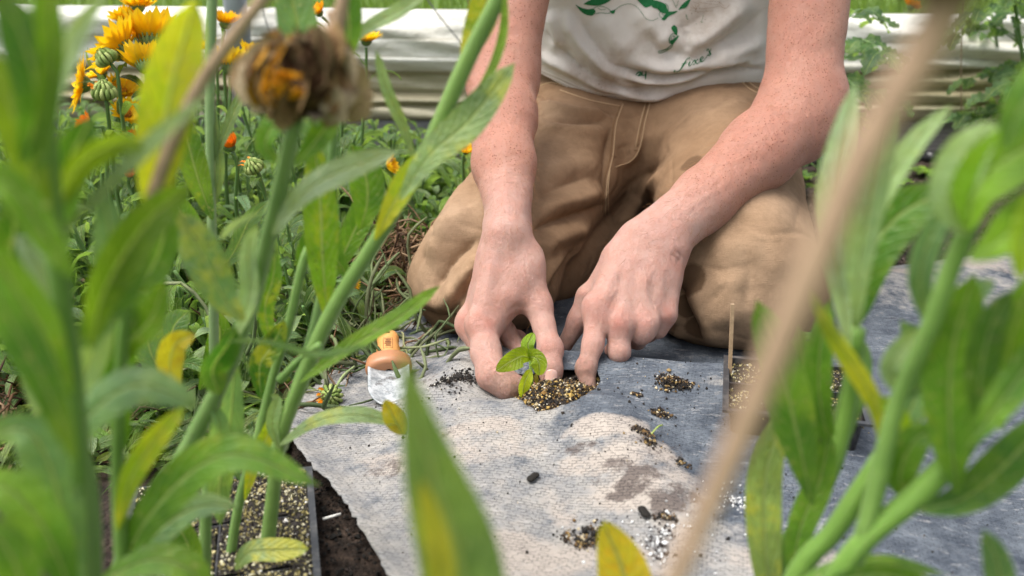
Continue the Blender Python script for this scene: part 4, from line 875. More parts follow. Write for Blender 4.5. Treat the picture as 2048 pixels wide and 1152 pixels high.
# boots tucked behind
def boot(x, y, nm):
    b = MB(); pts = [(x, y - .02, .055), (x, y + .05, .05), (x + .005, y + .12, .04), (x + .01, y + .19, .03)]; b.tube(pts, [.045, .045, .042, .030], 14, (.10, .06, .035), flat=.9); return b.build('boot', M['dry'], person)
boot(.055, 1.40, 0); boot(.31, 1.40, 0)
b = MB(); n = 16; P_ = np.zeros((n, 24, 3))
for i in range(n):
    a = i / (n - 1) * 1.75
    for j in range(24):
        q = j / 24 * 2 * math.pi; P_[i, j] = np.array([.205 + .084 * math.sin(a) * math.cos(q), 1.045 + .106 * math.sin(a) * math.sin(q), .742 + .112 * math.cos(a) + .002 * math.sin(q * 9 + i)])
b.grid(P_, (.22, .10, .04), closed=True); b.build('hair', M['dry'], person)
# fine fair hair on the forearms
hb = MB()
for A, cnt_ in ((A1, 420), (A2, 520)):
    tries = 0; made = 0; axv = nrm(A['wr'] - A['el'])
    while made < cnt_ and tries < cnt_ * 6:
        tries += 1; p = A['el'] + (A['wr'] - A['el']) * rng.uniform(-.05, 1.0) + rng.normal(size=3) * .02; d = nrm(rng.normal(size=3) + nrm(C0 - p) * .8); h_ = body.bvh.ray_cast(Vector(p + d * .12), Vector(-d), .2)
        if h_[0] is None: continue
        q0 = np.array(h_[0]); nn = np.array(h_[1]); nn = nn * np.sign(nn @ d); L = rng.uniform(.006, .012); e = nrm(axv * .9 + nn * .45 + rng.normal(size=3) * .25)
        hb.tube([q0, q0 + e * L * .5 + nn * L * .1, q0 + e * L + axv * L * .15], [.00009, .00007, .00003], 3, (.45, .22, .10), cap=False); made += 1
o = hb.build('arm_hair', M['dry'], person); o['kind'] = 'stuff'
# ---------------------------------------------------------------- leaves
def leaf_prof(v, kind='lance'):
    v = np.asarray(v, float)
    if kind == 'lance': return np.clip(np.sin(np.pi * np.clip(v, 0, 1) ** .95) ** .62 * (.62 + .5 * v), .06, 1) * np.where(v > .93, np.sqrt(np.clip((1 - v) / .07, 0, 1)), 1)
    if kind == 'blade': return (np.clip(1 - v ** 2.6, 0, 1)) * (.72 + .28 * np.sin(np.pi * v))
    if kind == 'oval': return np.clip(np.sin(np.pi * v) ** .6, .04, 1)
    if kind == 'tip': return np.clip(1 - v ** 2.0, 0, 1)
def add_leaf(b, pts, w, face=None, roll=0, col=(.09, .2, .03), n=14, m=7, fold=.18, wave=.05, kind='lance', seed=None, mi=0, cup=0.0, serr=0, twist=0):
    c = spline(pts, n); T = np.gradient(c, axis=0); T /= np.linalg.norm(T, axis=1)[:, None] + 1e-12; face = nrm(C0 - c[n // 2]) if face is None else nrm(face)
    v = np.linspace(0, 1, n); u = np.linspace(-1, 1, m); wp = leaf_prof(v, kind) * w / 2; ph = rng.uniform(0, 6.28); ph2 = rng.uniform(0, 6.28); P = np.zeros((n, m, 3))
    if serr: wp = wp * (1 + serr * (np.abs(((v * 4.5) % 1) - .5) * 2 - .5))
    for i in range(n):
        S = np.cross(T[i], face); S = nrm(S) if np.linalg.norm(S) > .15 else nrm(np.cross(T[i], [1, 0, .3])); Nn = np.cross(S, T[i]); a = roll + twist * (v[i] - .3)
        S, Nn = S * math.cos(a) + Nn * math.sin(a), Nn * math.cos(a) - S * math.sin(a)
        for j in range(m):
            P[i, j] = c[i] + S * wp[i] * u[j] * math.cos(fold * 1.2) + Nn * (w * (fold * abs(u[j]) ** 1.3 * (wp[i] / (w / 2)) * .5 + wave * u[j] * abs(u[j]) * math.sin(v[i] * 9 + ph + (1.5 if u[j] > 0 else 0)) - cup * abs(u[j]) ** 2))
    a_, b_ = np.meshgrid(v, (u + 1) / 2, indexing='ij'); k = np.array(col) * rng.uniform(.85, 1.15)
    # tips and margins of a leaf are a little yellower than its middle
    cc = np.tile(k, (n, m, 1)) ; e = (np.abs(u)[None, :] ** 4 * .35 + v[:, None] ** 6 * .3)[..., None]; cc = cc * (1 - e) + (k * .6 + np.array([.13, .15, .05])) * e
    b.grid(P, cc, np.stack([b_, a_ + ph], -1), mi)
GR = dict(bright=(.19, .36, .012), mid=(.10, .24, .018), dark=(.032, .12, .008), glau=(.17, .30, .15), pale=(.34, .46, .25), silver=(.50, .62, .48), yel=(.38, .42, .015), gold=(.72, .43, .01), lime=(.34, .47, .015), straw=(.42, .33, .19))
YEL, ORG_, DYEL = (1.0, .67, .006), (1.0, .30, .004), (.80, .55, .02)

# ---------------------------------------------------------------- calendula flower heads (parts of their plant)
def flower_head(parent, c, axis, r, col=YEL, cupf=.35, layers=2, name='flower_head', npet=27, half=False, wilt=0):
    axis = nrm(axis); s = nrm(np.cross(axis, [0.13, .2, 1])); q = np.cross(axis, s)
    def at(a, rr, h): return c + (s * math.cos(a) + q * math.sin(a)) * rr + axis * h
    b = MB()
    for L in range(layers):
        k = npet - 4 * L
        for i in range(k):
            a = (i + rng.uniform(-.25, .25) + .5 * L) * 2 * math.pi / k; e = r * rng.uniform(.82, 1.05) * (1 - .12 * L); up = cupf + .18 * L + rng.normal() * (.07 + .3 * wilt)
            if wilt and rng.random() < .35 * wilt: e *= .5
            pts = [at(a, r * .10, 0), at(a, r * .10 + e * .45 * math.cos(up * .7), e * .45 * math.sin(up * .7) + r * .04), at(a + rng.normal() * .05, r * .08 + e * math.cos(up + .12), e * math.sin(up) * (1 - .15 * rng.random()))]
            add_leaf(b, pts, r * .26 * (1 - .4 * wilt), face=axis, col=np.array(col) * rng.uniform(.85, 1.1), n=6, m=4, fold=.22, wave=.05, kind='oval')
    b.v[0:]; o = b.build('petals', M['petal'], parent)
    # green cup of narrow bracts under the petals and the disc
    b = MB(); n = 8; pr = [(-.20, .05), (-.17, .14), (-.10, .22), (0, .26), (.10, .24)]
    P = np.array([[at(j / 14 * 2 * math.pi, rr * r, h * r) for j in range(14)] for h, rr in pr]); b.grid(P, (.12, .20, .06), closed=True)
    for i in range(18):
        a = i * 2 * math.pi / 18; add_leaf(b, [at(a, .10 * r, -.18 * r), at(a, .27 * r, -.02 * r), at(a, (.30 + .18 * (1 - cupf)) * r, .24 * r)], r * .085, face=-axis, col=(.17, .26, .08), n=5, m=3, fold=.1, kind='tip')
    b.build('bracts', M['stem'], o)
    b = MB(); P = np.array([[at(j / 14 * 2 * math.pi, rr * r, h * r) for j in range(14)] for h, rr in [(.06, .24), (.14, .22), (.19, .14), (.20, .01)]]); b.grid(P, (.30, .12, .01), closed=True)
    for _ in range(40):
        a, rr = rng.uniform(0, 6.28), .22 * math.sqrt(rng.random()); p0 = at(a, rr * r, .14 * r); b.tube([p0, p0 + axis * r * .12], [r * .018, r * .024], 4, (.75, .32, .01))
    b.build('disc', M['grain'], o); return o
def seed_head(parent, c, axis, r, orange=.5):
    axis = nrm(axis); s = nrm(np.cross(axis, [0.13, .2, 1])); q = np.cross(axis, s); b = MB()
    def at(a, rr, h): return c + (s * math.cos(a) + q * math.sin(a)) * rr + axis * h
    for L, (R0, H, k) in enumerate([(.78, .0, 13), (.55, .32, 10), (.28, .5, 6)]):
        for i in range(k):
            a = (i + .5 * L) * 2 * math.pi / k; pts = [at(a, R0 * r * .55, H * r - .42 * r), at(a, R0 * r * 1.08, H * r - .05 * r), at(a, R0 * r * .9, H * r + .35 * r), at(a, R0 * r * .45, H * r + .48 * r)]
            b.tube(spline(pts, 7), np.array([.08, .15, .17, .16, .14, .10, .04]) * r, 6, np.array([(.26, .34, .09), (.34, .40, .13), (.16, .24, .05)][i % 3]))
    o = b.build('seed_head', M['grain'], parent)
    if orange > 0:
        b = MB()
        for i in range(int(14 * orange)):
            a = rng.uniform(0, 6.28) if orange > .7 else rng.uniform(-.8, 1.2); e = r * rng.uniform(.5, 1.0); add_leaf(b, [at(a, .55 * r, .3 * r), at(a, .9 * r, .3 * r + e * .4), at(a + .2, .7 * r + e * .5, .3 * r + e * .5)], r * .22, face=axis, col=ORG_, n=5, m=3, kind='oval', wave=.15)
        b.build('withered_petals', M['petal'], o)
    return o
def bud(parent, c, axis, r):
    axis = nrm(axis); s = nrm(np.cross(axis, [0.13, .2, 1])); q = np.cross(axis, s); b = MB()
    for i in range(12):
        a = i * math.pi / 6; f = lambda rr, h: c + (s * math.cos(a) + q * math.sin(a)) * rr * r + axis * h * r
        add_leaf(b, [f(.2, -.5), f(.75, 0), f(.6, .6), f(.1, .95)], r * .42, face=(s * math.cos(a) + q * math.sin(a)), col=(.14, .24, .06), n=6, m=3, kind='oval')
    return b.build('bud', M['stem'], parent)

def plant_stem(root, path, r0, r1, col=(.10, .19, .05), leaves=8, lw=.016, ll=.06, leafcol='mid', lo=.1, hi=.95, mat='leaf', droop=.2):
    c = spline(path, 22); b = MB(); b.tube(c, np.linspace(r0, r1, 22), 7, col); b.build('stem', M['stem'], root); b = MB(); ph = rng.uniform(0, 6.28)
    for i in range(leaves):
        v = lo + (hi - lo) * (i + rng.uniform(-.3, .3)) / max(1, leaves - 1); v = min(max(v, 0.02), .98); p = c[int(v * 21)]; T = nrm(c[min(21, int(v * 21) + 1)] - c[max(0, int(v * 21) - 1)]); a = ph + i * 2.4
        out = nrm(np.cross(T, [math.cos(a), math.sin(a), .1])); L = ll * rng.uniform(.7, 1.15) * (1 - .35 * v); dr = droop * rng.uniform(.3, 1.6)
        cn = leafcol if isinstance(leafcol, str) else leafcol[rng.integers(len(leafcol))]; lc_ = np.array(GR[cn]) * rng.choice([.45, .7, 1.0])
        pts = [p, p + out * L * .42 + T * L * .38, p + out * L * .85 + T * L * .55 - np.array([0, 0, L * dr * .5]), p + out * L * 1.1 + T * L * .5 - np.array([0, 0, L * dr])]
        add_leaf(b, pts, lw * rng.uniform(.75, 1.2) * (1 - .3 * v), face=nrm(T * .9 - out * .25 + np.array([0, 0, .5])), col=lc_, n=9, m=5, fold=.2, wave=.09, roll=rng.normal() * .3)
    if leaves: b.build('foliage', M[mat], root)
    return c
GRP = 'calendulas flowering in the bed'
def hero(px, py, y, size, axis, label, kind='flower', col=YEL, cup=.3, foot=None, leaves=7, lean=0, wilt=0, layers=2, rr=.0022, leafcol=('mid', 'glau', 'bright')):
    c = W(px, py, y); r = size * (1.32 if kind == 'flower' else 1.0) * mpp(y) / 2; ax = nrm(axis); neck = c - ax * r * .25; f = np.array(foot if foot is not None else (c[0] + rng.normal() * .03 + lean, y + .03 + rng.uniform(-.02, .03), -.01))
    c = c - ax * r * .30 * (kind == 'flower'); neck = c - ax * r * .25; root = thing('calendula_plant', label, 'flower', f, GRP); mid = f * .45 + neck * .55 + np.array([rng.normal() * .012, rng.normal() * .012, 0]); plant_stem(root, [f, mid, neck - ax * r * .9, neck], rr * 1.3, rr * .9, leaves=leaves, leafcol=leafcol)
    if kind == 'flower': flower_head(root, c, ax, r, col, cup, layers, wilt=wilt)
    elif kind == 'seed': seed_head(root, c, ax, r, .6)
    elif kind == 'bud': bud(root, c, ax, r)
    return root
V3 = lambda *a: np.array(a, float)
hero(228, 88, 1.02, 112, V3(-.75, .1, .62), 'large yellow calendula seen from behind, tilted left, green bracts showing', cup=.45)
hero(303, 62, 1.05, 118, V3(-.05, .45, .9), 'largest yellow calendula, standing highest with petals fanned upward', cup=.75)
hero(288, 118, 1.0, 88, V3(-.25, .5, .8), 'yellow calendula just below the largest one, petals raised', cup=.75)
hero(150, 165, 1.04, 88, V3(-.85, -.35, .25), 'yellow calendula facing left behind the wilting orange head', cup=.25)
hero(214, 118, .99, 46, V3(-.5, -.1, .8), 'half closed orange calendula head curling above its green base', 'seed', lean=.05)
hero(209, 186, .97, 50, V3(.05, -.2, .95), 'striped green seed head with ragged yellow petals on top', 'seed')
hero(243, 175, 1.03, 66, V3(.3, -.3, .7), 'small yellow calendula behind the striped seed head', cup=.5)
hero(170, 246, .96, 44, V3(-.5, -.5, .5), 'small orange calendula lowest at the far left', col=ORG_, cup=.7)
hero(256, 222, 1.05, 60, V3(.4, -.4, .5), 'drooping yellow calendula half hidden below the seed head', cup=.5)
hero(275, 4, 1.08, 60, V3(-.1, .2, .9), 'yellow calendula cut by the top edge of the picture', cup=.5)
hero(262, 275, .99, 40, V3(-.2, -.3, .8), 'small reddish orange calendula peeping beside the yellow leaf', col=(.85, .16, .02), cup=.9)
hero(452, 36, 1.15, 62, V3(.15, .1, .95), 'yellow orange calendula in front of the galvanised post', col=(1.0, .62, .005), cup=.7)
hero(462, 118, 1.1, 92, V3(.05, .25, .95), 'bright yellow calendula cupped upward at the left of a pair', col=(1.0, .74, .01), cup=.75)
hero(512, 104, 1.14, 70, V3(.3, .2, .9), 'bright yellow calendula at the right of a pair beside the dried head', col=(1.0, .74, .01), cup=.7)
hero(196, 140, 1.08, 60, V3(-.4, -.2, .8), 'yellow calendula between the tilted large one and the left facing one', cup=.4)
hero(345, 60, 1.12, 70, V3(.4, .2, .8), 'yellow calendula right of the largest one behind the yellow leaf', cup=.6)
hero(250, 30, 1.1, 64, V3(-.3, .1, .9), 'yellow calendula peeping left of the largest one near the top', cup=.6)
hero(412, 88, 1.2, 40, V3(-.3, -.2, .8), 'small yellow calendula hidden behind the pale aphid covered stem', cup=.5)
hero(634, 20, 1.2, 42, V3(-.5, -.3, .8), 'small golden calendula beside the top of the dried head', col=(1.0, .52, .005), cup=.7)
hero(573, 74, 1.25, 36, V3(0, -.3, .8), 'golden calendula mostly hidden behind the dried flower head', col=(1.0, .52, .005), cup=.6)
hero(732, 72, 1.25, 56, V3(.05, -.05, 1), 'yellow calendula with a spread fringe standing against the white plastic', cup=.55, foot=(W(700, 300, 1.27)[0], 1.27, -.01), leaves=9)
hero(459, 286, .98, 52, V3(-.15, -.2, .95), 'orange tulip shaped calendula on a thick green stem', col=ORG_, cup=1.1)
hero(508, 335, .93, 42, V3(-.3, -.3, .85), 'green seed head with a burnt orange tuft on its right', 'seed')
hero(782, 330, 1.1, 46, V3(.9, -.25, .35), 'yellow calendula facing right with green bracts, above the root litter', cup=.75, lean=-.09)
hero(734, 410, 1.12, 30, V3(-.2, -.6, .6), 'small orange calendula low among the leaves near the knee', col=(.88, .20, .01), cup=.8)
hero(704, 562, .90, 44, V3(.9, -.2, .2), 'yellow calendula lying low behind the spotted leaf', cup=.8, lean=-.06)
hero(932, 298, 1.15, 34, V3(.2, -.4, .8), 'small yellow calendula peeping behind the left forearm', cup=.7, lean=-.03)
hero(258, 348, .98, 34, V3(.2, -.3, .8), 'small orange calendula low beside the yellow leaf', col=(.85, .16, .02), cup=1.0)
hero(338, 486, .95, 14, V3(0, 0, 1), 'tiny orange calendula bud over dark soil', col=(.9, .3, .01), cup=1.2)
# far calendula beyond the wall
hero(1826, 8, 2.25, 36, V3(.4, .1, .7), 'golden calendula beyond the wall at the upper right', cup=.6, col=(.90, .38, .005))

# ---------------------------------------------------------------- non-flowering calendulas of the bed: prototypes, then copies
def make_filler(h, n_st, lc, lab, grp):
    root = thing('leafy_calendula', lab, 'plant', (0, 0, 0), grp)
    for s in range(n_st):
        a = rng.uniform(0, 6.28); sp = rng.uniform(.02, .075); f = V3(math.cos(a) * .012, math.sin(a) * .012, -.012); top = V3(math.cos(a) * sp, math.sin(a) * sp, h * rng.uniform(.6, 1.05))
        plant_stem(root, [f, f * .4 + top * .5 + V3(rng.normal() * .012, rng.normal() * .012, 0), top], .0026, .0015, leaves=9, lw=.0185, ll=.055, leafcol=lc, lo=.05, droop=.35)
    return root
protos = [make_filler(.17, 5, ('mid', 'glau', 'dark'), 'tall leafy calendula without flowers, mixed grey and dark green leaves', 'tall leafy calendulas in the bed'), make_filler(.13, 6, ('bright', 'mid', 'glau'), 'middle height leafy calendula without flowers, brighter green leaves', 'middle height leafy calendulas'), make_filler(.20, 4, ('glau', 'dark', 'mid'), 'tallest sparse calendula without flowers on four thin stems', 'tallest sparse calendulas'), make_filler(.10, 7, ('mid', 'bright', 'pale'), 'short bushy calendula without flowers, some pale leaves', 'short bushy calendulas'), make_filler(.07, 8, ('pale', 'glau', 'mid'), 'lowest pale grey green calendula sprawling over the soil', 'low sprawling calendulas')]
for pr_ in protos: pr_.location = (0, 0, -50)
cnt = 0
def place(k, x, y, s=1.0):
    global cnt
    o = protos[k] if tuple(protos[k].location)[2] < -10 else copy_tree(protos[k]); o.location = (x, y, 0); o.rotation_euler = (rng.normal() * .08, rng.normal() * .08, rng.uniform(0, 6.28)); o.scale = (s, s, s); cnt += 1
for iy, y in enumerate(np.arange(.92, 1.85, .105)):
    for x in np.arange(-.80 * y, -.02 - .02 * iy if y > 1.2 else -.16 - (1.2 - y) * .25, .10):
        xx = x + rng.normal() * .022; yy = y + rng.normal() * .025; pxx = 1024 + xx / yy * FPX * .96
        k = int(rng.choice([0, 1, 2, 3])) if pxx < 640 else int(rng.choice([1, 3, 4, 4]) if y < 1.5 else rng.choice([1, 3]))
        place(k, xx, yy, rng.uniform(.75, 1.1) * (1 if pxx < 640 else .9))
for px, y, k, s in [(560, .86, 4, 1.), (470, .80, 4, .9), (380, .84, 3, 1.), (650, .95, 4, 1.), (60, .86, 3, 1.), (30, .75, 4, 1.), (700, 1.15, 0, 1.), (820, 1.3, 1, 1.1), (860, 1.2, 3, 1.), (900, 1.35, 1, 1.), (350, .72, 4, .9), (590, 1.3, 0, 1.2), (660, 1.4, 0, 1.2), (700, 1.3, 1, 1.1), (850, 1.45, 3, 1.1)]: place(k, W(px, 400, y)[0], y, s)
# ---------------------------------------------------------------- cut stems and fallen leaves on the soil
def litter(name, n, fx, label, cols, L=(.02, .06), w=(.004, .012), mat='leaf', cat='leaf litter', kind='stuff', zf=.02):
    b = MB()
    for _ in range(n):
        x, y = fx(); z_ = float(soil_h(np.array([x]), np.array([y]))[0]) + rng.uniform(.002, zf); l = rng.uniform(*L); a = rng.uniform(0, 6.28); d = V3(math.cos(a), math.sin(a), rng.normal() * .25); p = V3(x, y, z_)
        add_leaf(b, [p - d * l / 2, p + V3(0, 0, l * .12), p + d * l / 2 + V3(0, 0, rng.normal() * l * .15)], rng.uniform(*w), face=V3(rng.normal() * .6, rng.normal() * .6 - .3, 1), col=np.array(cols[rng.integers(len(cols))]) * rng.choice([.4, .6, .85]), n=7, m=4, wave=.12, fold=.25)
    o = b.build(name, M[mat], smooth=True); tag(o, label, cat, kind=kind); return o
leftx = lambda: (lambda y: (rng.uniform(-.72 * y, -.13 - .06 * (y < .8)), y))(rng.uniform(.62, 1.2))
litter('fallen_leaves', 1500, leftx, 'fallen grey green leaves strewn over the bed floor', [GR['glau'], GR['pale'], GR['mid'], GR['dark'], (.16, .15, .07)], zf=.022)
litter('dry_leaves', 700, leftx, 'curled brown dry leaves among the green litter', [(.16, .09, .045), (.24, .15, .08), (.09, .05, .03), (.35, .25, .14)], mat='dry', L=(.01, .035), w=(.003, .008), zf=.016)
litter('weed_leaves', 1500, lambda: (lambda y: (rng.uniform(-.36, -.03) if y < 1.5 else rng.uniform(-.5, .0), y))(rng.uniform(1.05, 1.8)), 'low carpet of small grey green leaves near the knee', [GR['glau'], GR['mid'], GR['bright'], GR['pale']], L=(.015, .045), w=(.006, .014), zf=.05)
def strands(name, n, cx, cy, rx, ry, hz, label, cols, r=(.0005, .0014), L=(.03, .09)):
    b = MB()
    for _ in range(n):
        a, q = rng.uniform(0, 6.28), math.sqrt(rng.random()); x, y = cx + rx * q * math.cos(a), cy + ry * q * math.sin(a); z_ = -.01 + hz * (1 - q * q) * rng.random(); l = rng.uniform(*L); th = rng.uniform(0, 6.28); p = V3(x, y, z_); pts = [p]; d = V3(math.cos(th), math.sin(th), rng.normal() * .5)
        for k in range(4): d = nrm(d + rng.normal(size=3) * .5 + V3(0, 0, -.1)); p = p + d * l / 4; p[2] = max(p[2], -.008); pts.append(p)
        rr = rng.uniform(*r); b.tube(spline(pts, 9), [rr] * 8 + [rr * .4], 4, np.array(cols[rng.integers(len(cols))]) * rng.uniform(.6, 1.3), cap=False)
    o = b.build(name, M['dry']); tag(o, label, 'plant debris', kind='stuff'); return o
BR = [(.16, .085, .045), (.24, .14, .075), (.09, .05, .03), (.33, .22, .13)]
c = G(775, 600, .0); strands('root_tangle', 950, c[0] + .005, c[1] + .03, .085, .07, .095, 'matted brown root tangle piled beside the knee', BR)
c = G(20, 830, .0); strands('root_tangle', 500, c[0] - .01, c[1], .10, .10, .035, 'brown tangled roots and stems at the far left', BR)
c = G(420, 740, 0); strands('stem_debris', 520, c[0], c[1] + .02, .20, .14, .02, 'thin brown and straw stems scattered under the calendulas', BR + [(.30, .30, .15)])
strands('green_stem_debris', 260, -.22, .80, .16, .12, .028, 'cut green calendula stems lying on the soil', [(.13, .18, .08), (.20, .23, .12), (.08, .12, .045)], r=(.0009, .0024), L=(.05, .13))
strands('green_stem_debris', 170, -.13, .93, .08, .14, .045, 'cut green stems draped over the root tangle', [(.16, .20, .09), (.24, .27, .14)], r=(.0009, .0022), L=(.05, .12))
# fallen seed head with an orange petal near the trowel
f = G(662, 806, .006); root = thing('fallen_seed_head', 'green fallen seed head with an orange petal lying near the trowel', 'seed head', f); seed_head(root, f + V3(0, 0, .006), V3(.1, -.75, .5), .0115, .5)
b = MB(); b.tube(spline([f + V3(.002, .008, .008), f + V3(.006, .03, .012), f + V3(.012, .055, .010)], 10), .0014, 6, (.26, .31, .15)); b.build('stem', M['stem'], root)

# ---------------------------------------------------------------- small weeds and seedlings on the right bed
def weed(px, py, r, n, lab, col, cat='weed', nm='weed', lift=.6, w=.5, group='weeds on the bare bed'):
    p = G(px, py, -.01); root = thing(nm, lab, cat, p, group); b = MB()
    for i in range(n):
        a = i * 2.4 + rng.uniform(-.3, .3); l = r * rng.uniform(.6, 1.1); o_ = V3(math.cos(a), math.sin(a), 0); add_leaf(b, [p, p + o_ * l * .5 + V3(0, 0, l * lift * .7), p + o_ * l + V3(0, 0, l * lift * rng.uniform(.4, 1))], l * w, face=V3(0, 0, 1) - o_ * .5, col=GR[col] if isinstance(col, str) else col, n=9, m=6, wave=.14, kind='lance', fold=.12)
    b.build('foliage', M['leaf'], root)
weed(1632, 318, .040, 12, 'bright green weed rosette beside the right knee, near the pipe', 'bright'); weed(1648, 392, .042, 14, 'low round leaved weed lowest beside the right knee', 'bright')
weed(1612, 360, .030, 10, 'small weed between two others at the trouser edge', 'mid'); weed(1860, 352, .048, 16, 'wide bright weed under the drip pipe', 'bright', lift=.35); weed(1775, 372, .045, 14, 'broad leaved weed left of the wide one', 'mid', lift=.35)
weed(1925, 292, .045, 11, 'weed growing against the base board behind the pipe', 'bright', lift=.9); weed(1800, 300, .035, 10, 'fine leaved weed at the foot of the base board', 'mid', w=.25); weed(2010, 300, .04, 10, 'weed half hidden at the right edge by the board', 'mid', lift=.8); weed(1700, 300, .03, 9, 'small weed near the board behind the tan stalk', 'bright')
weed(1690, 350, .03, 9, 'weed just right of the knee under the pipe', 'bright'); weed(1960, 350, .03, 9, 'weed under the right end of the pipe', 'glau')
# ---------------------------------------------------------------- tomato plants by the wall
def tomato(base, tops, lab, nleaf=7, size=.15, xs=1.0):
    root = thing('tomato_plant', lab, 'tomato plant', base, 'tomato plants by the wall')
    for top in tops:
        c = spline([base, base * .5 + np.array(top) * .5 + V3(rng.normal() * .02, 0, 0), top], 20); b = MB(); b.tube(c, np.linspace(.0055, .0025, 20), 8, (.16, .26, .09)); b.build('stem', M['stem'], root)
        for i in range(nleaf):
            v = .15 + .83 * i / (nleaf - 1); p = c[int(v * 19)]; a = i * 2.2 + rng.uniform(-.3, .3); d = nrm(V3(math.cos(a), math.sin(a) * .8, .35)); L = size * rng.uniform(.7, 1.1); b = MB()
            rach = spline([p, p + d * L * .5 + V3(0, 0, .01), p + d * L - V3(0, 0, L * .25)], 12); b.tube(rach, np.linspace(.0018, .0009, 12), 5, (.18, .28, .10), mi=1)
            for q, (iv, s_) in enumerate([(3, 1), (3, -1), (6, 1), (6, -1), (8, 1), (8, -1), (10, 1), (10, -1), (11, 0)]):
                T = nrm(rach[min(11, iv + 1)] - rach[iv - 1]); side = nrm(np.cross(T, [0, 0, 1])) * s_; ll = L * (.34 if iv != 8 and s_ != 0 else .22) * (1.25 if s_ == 0 else 1); dd = nrm(side + T * (.45 if s_ else 1))
                tip = rach[iv] + dd * ll - V3(0, 0, ll * rng.uniform(.15, .6)); add_leaf(b, [rach[iv], rach[iv] + dd * ll * .5 - V3(0, 0, ll * .05), tip], ll * .58, face=V3(0, -.45, 1), col=[(.022, .085, .028), (.03, .11, .03), (.06, .15, .07)][q % 3], n=19, m=5, serr=.55, wave=.10, kind='oval', fold=.2)
            b.build('leaf', [M['leaf'], M['stem']], root)
tomato(V3(*G(2075, 330, -.01)), [W(2030, 60, 1.75), W(2010, -120, 1.7), W(2090, 20, 1.7)], 'tall tomato plant at the right edge with dark lobed leaves', 8, .14)
tomato(V3(*G(2000, 270, -.01)), [W(1985, 30, 1.85)], 'tomato plant just left of the tall one', 6, .12)
tomato(W(1660, 330, 1.5) * V3(1, 1, 0) + V3(0, 0, -.01), [W(1672, 40, 1.5), W(1650, 130, 1.52)], 'tomato plant behind the bent right arm with leaves reaching over the plastic', 7, .14)
tomato(W(1070, 250, 1.75) * V3(1, 1, 0), [W(1075, 20, 1.78)], 'tomato plant glimpsed between the left forearm and the shirt', 6, .11)
# ---------------------------------------------------------------- tall grass beyond the wall
b = MB()
for _ in range(5200):
    y = rng.uniform(2.15, 4.5); x = rng.uniform(-.75 * y, .75 * y); h = rng.uniform(.20, .42); l = rng.normal() * .08
    add_leaf(b, [V3(x, y, 0), V3(x + l * .4, y, h * .6), V3(x + l, y - .03, h)], rng.uniform(.004, .009), face=V3(rng.normal() * .5, -1, .3), col=[(.16, .27, .06), (.22, .34, .09), (.10, .2, .04)][rng.integers(3)], n=4, m=3, kind='tip')
o = b.build('tall_grass', M['leaf']); tag(o, 'tall blurred meadow grass beyond the plastic wall', 'grass', kind='stuff')
# ---------------------------------------------------------------- calendula stalks close to the viewer
def PT(L, y=None): return [W(p[0], p[1], p[2] if len(p) > 2 else y) for p in L]
def fstem(root, L, w, y=None, col=(.15, .27, .06), taper=.85, n=30):
    """thick stalk; w = width in photo pixels, turned into metres at its own distance"""
    P = PT(L, y); c = spline(P, n); r = np.array([w * mpp(p[1]) / 2 for p in c]) * np.linspace(1, taper, n)
    r = r * (1 + .05 * np.sin(np.linspace(0, 20, n) + L[0][0])); b = MB(); b.tube(c, r, 14, col); return b.build('stem', M['stem'], root)
def fleaf(root, L, w, y=None, col='bright', mat='leaf', roll=0., fold=.2, wave=.05, kind='lance', n=26, m=11, twist=0, cup=0, face=None, label=None):
    P = PT(L, y); wm = w * mpp(np.mean([p[1] for p in P])); b = MB(); c_ = GR[col] if isinstance(col, str) else col
    add_leaf(b, P, wm, face=face, roll=roll, col=c_, n=n, m=m, fold=fold, wave=wave, kind=kind, twist=twist, cup=cup); o = b.build('leaf', M[mat], root)
    if label: o['label'] = label
    return o
def fplant(label, px, y, nm='calendula_stalk', cat='plant', group='calendula stalks close to the viewer'): 
    p = W(px, 1300, y); return thing(nm, label, cat, (p[0], p[1], -.01), group)
F_ = fleaf; S_ = fstem
# far left, very near
r = fplant('tall blurred calendula stalk with broad leaves filling the far left edge', 150, .25)
S_(r, [(170, 1500, .26), (165, 1150, .26), (150, 800, .25), (100, 400, .245), (85, 0, .24), (80, -300, .24)], 48, col=(.13, .25, .03))
F_(r, [(45, 330), (75, 200), (40, 60), (-10, -20)], 100, .235, 'dark', 'leaf'); F_(r, [(95, 470), (60, 330), (15, 200), (-40, 90)], 90, .24, 'lime'); F_(r, [(70, 360), (100, 160), (95, 0), (80, -160)], 55, .235, 'bright')
F_(r, [(100, 320), (108, 200), (150, 80), (215, -20)], 46, .26, 'silver', roll=.4); F_(r, [(150, 560), (90, 470), (30, 380), (-50, 320)], 80, .23, 'bright')
F_(r, [(110, 420), (160, 330), (235, 285), (290, 300)], 70, .25, 'lime', roll=-.4, fold=.3); F_(r, [(140, 790), (85, 660), (40, 590), (-30, 480)], 95, .24, 'bright')
F_(r, [(120, 640), (90, 560), (60, 500), (30, 470)], 60, .27, 'silver'); F_(r, [(190, 700), (225, 560), (220, 460), (205, 380)], 85, .28, 'glau', roll=.3)
F_(r, [(180, 700), (210, 580), (290, 450), (385, 365)], 100, .26, (.22, .36, .02), 'leaf', fold=.3); F_(r, [(120, 480), (190, 400), (300, 290), (420, 190)], 46, .25, 'pale', roll=.7)
F_(r, [(150, 920), (90, 770), (20, 640), (-60, 500)], 90, .22, 'mid'); F_(r, [(150, 700), (210, 620), (260, 540), (280, 470)], 90, .27, 'mid')
F_(r, [(130, 860), (180, 720), (200, 640), (250, 560)], 80, .29, 'pale')
F_(r, [(120, 560), (110, 430), (150, 300), (190, 230)], 90, .28, 'mid'); F_(r, [(90, 860), (60, 740), (70, 620), (60, 520)], 60, .29, 'silver')
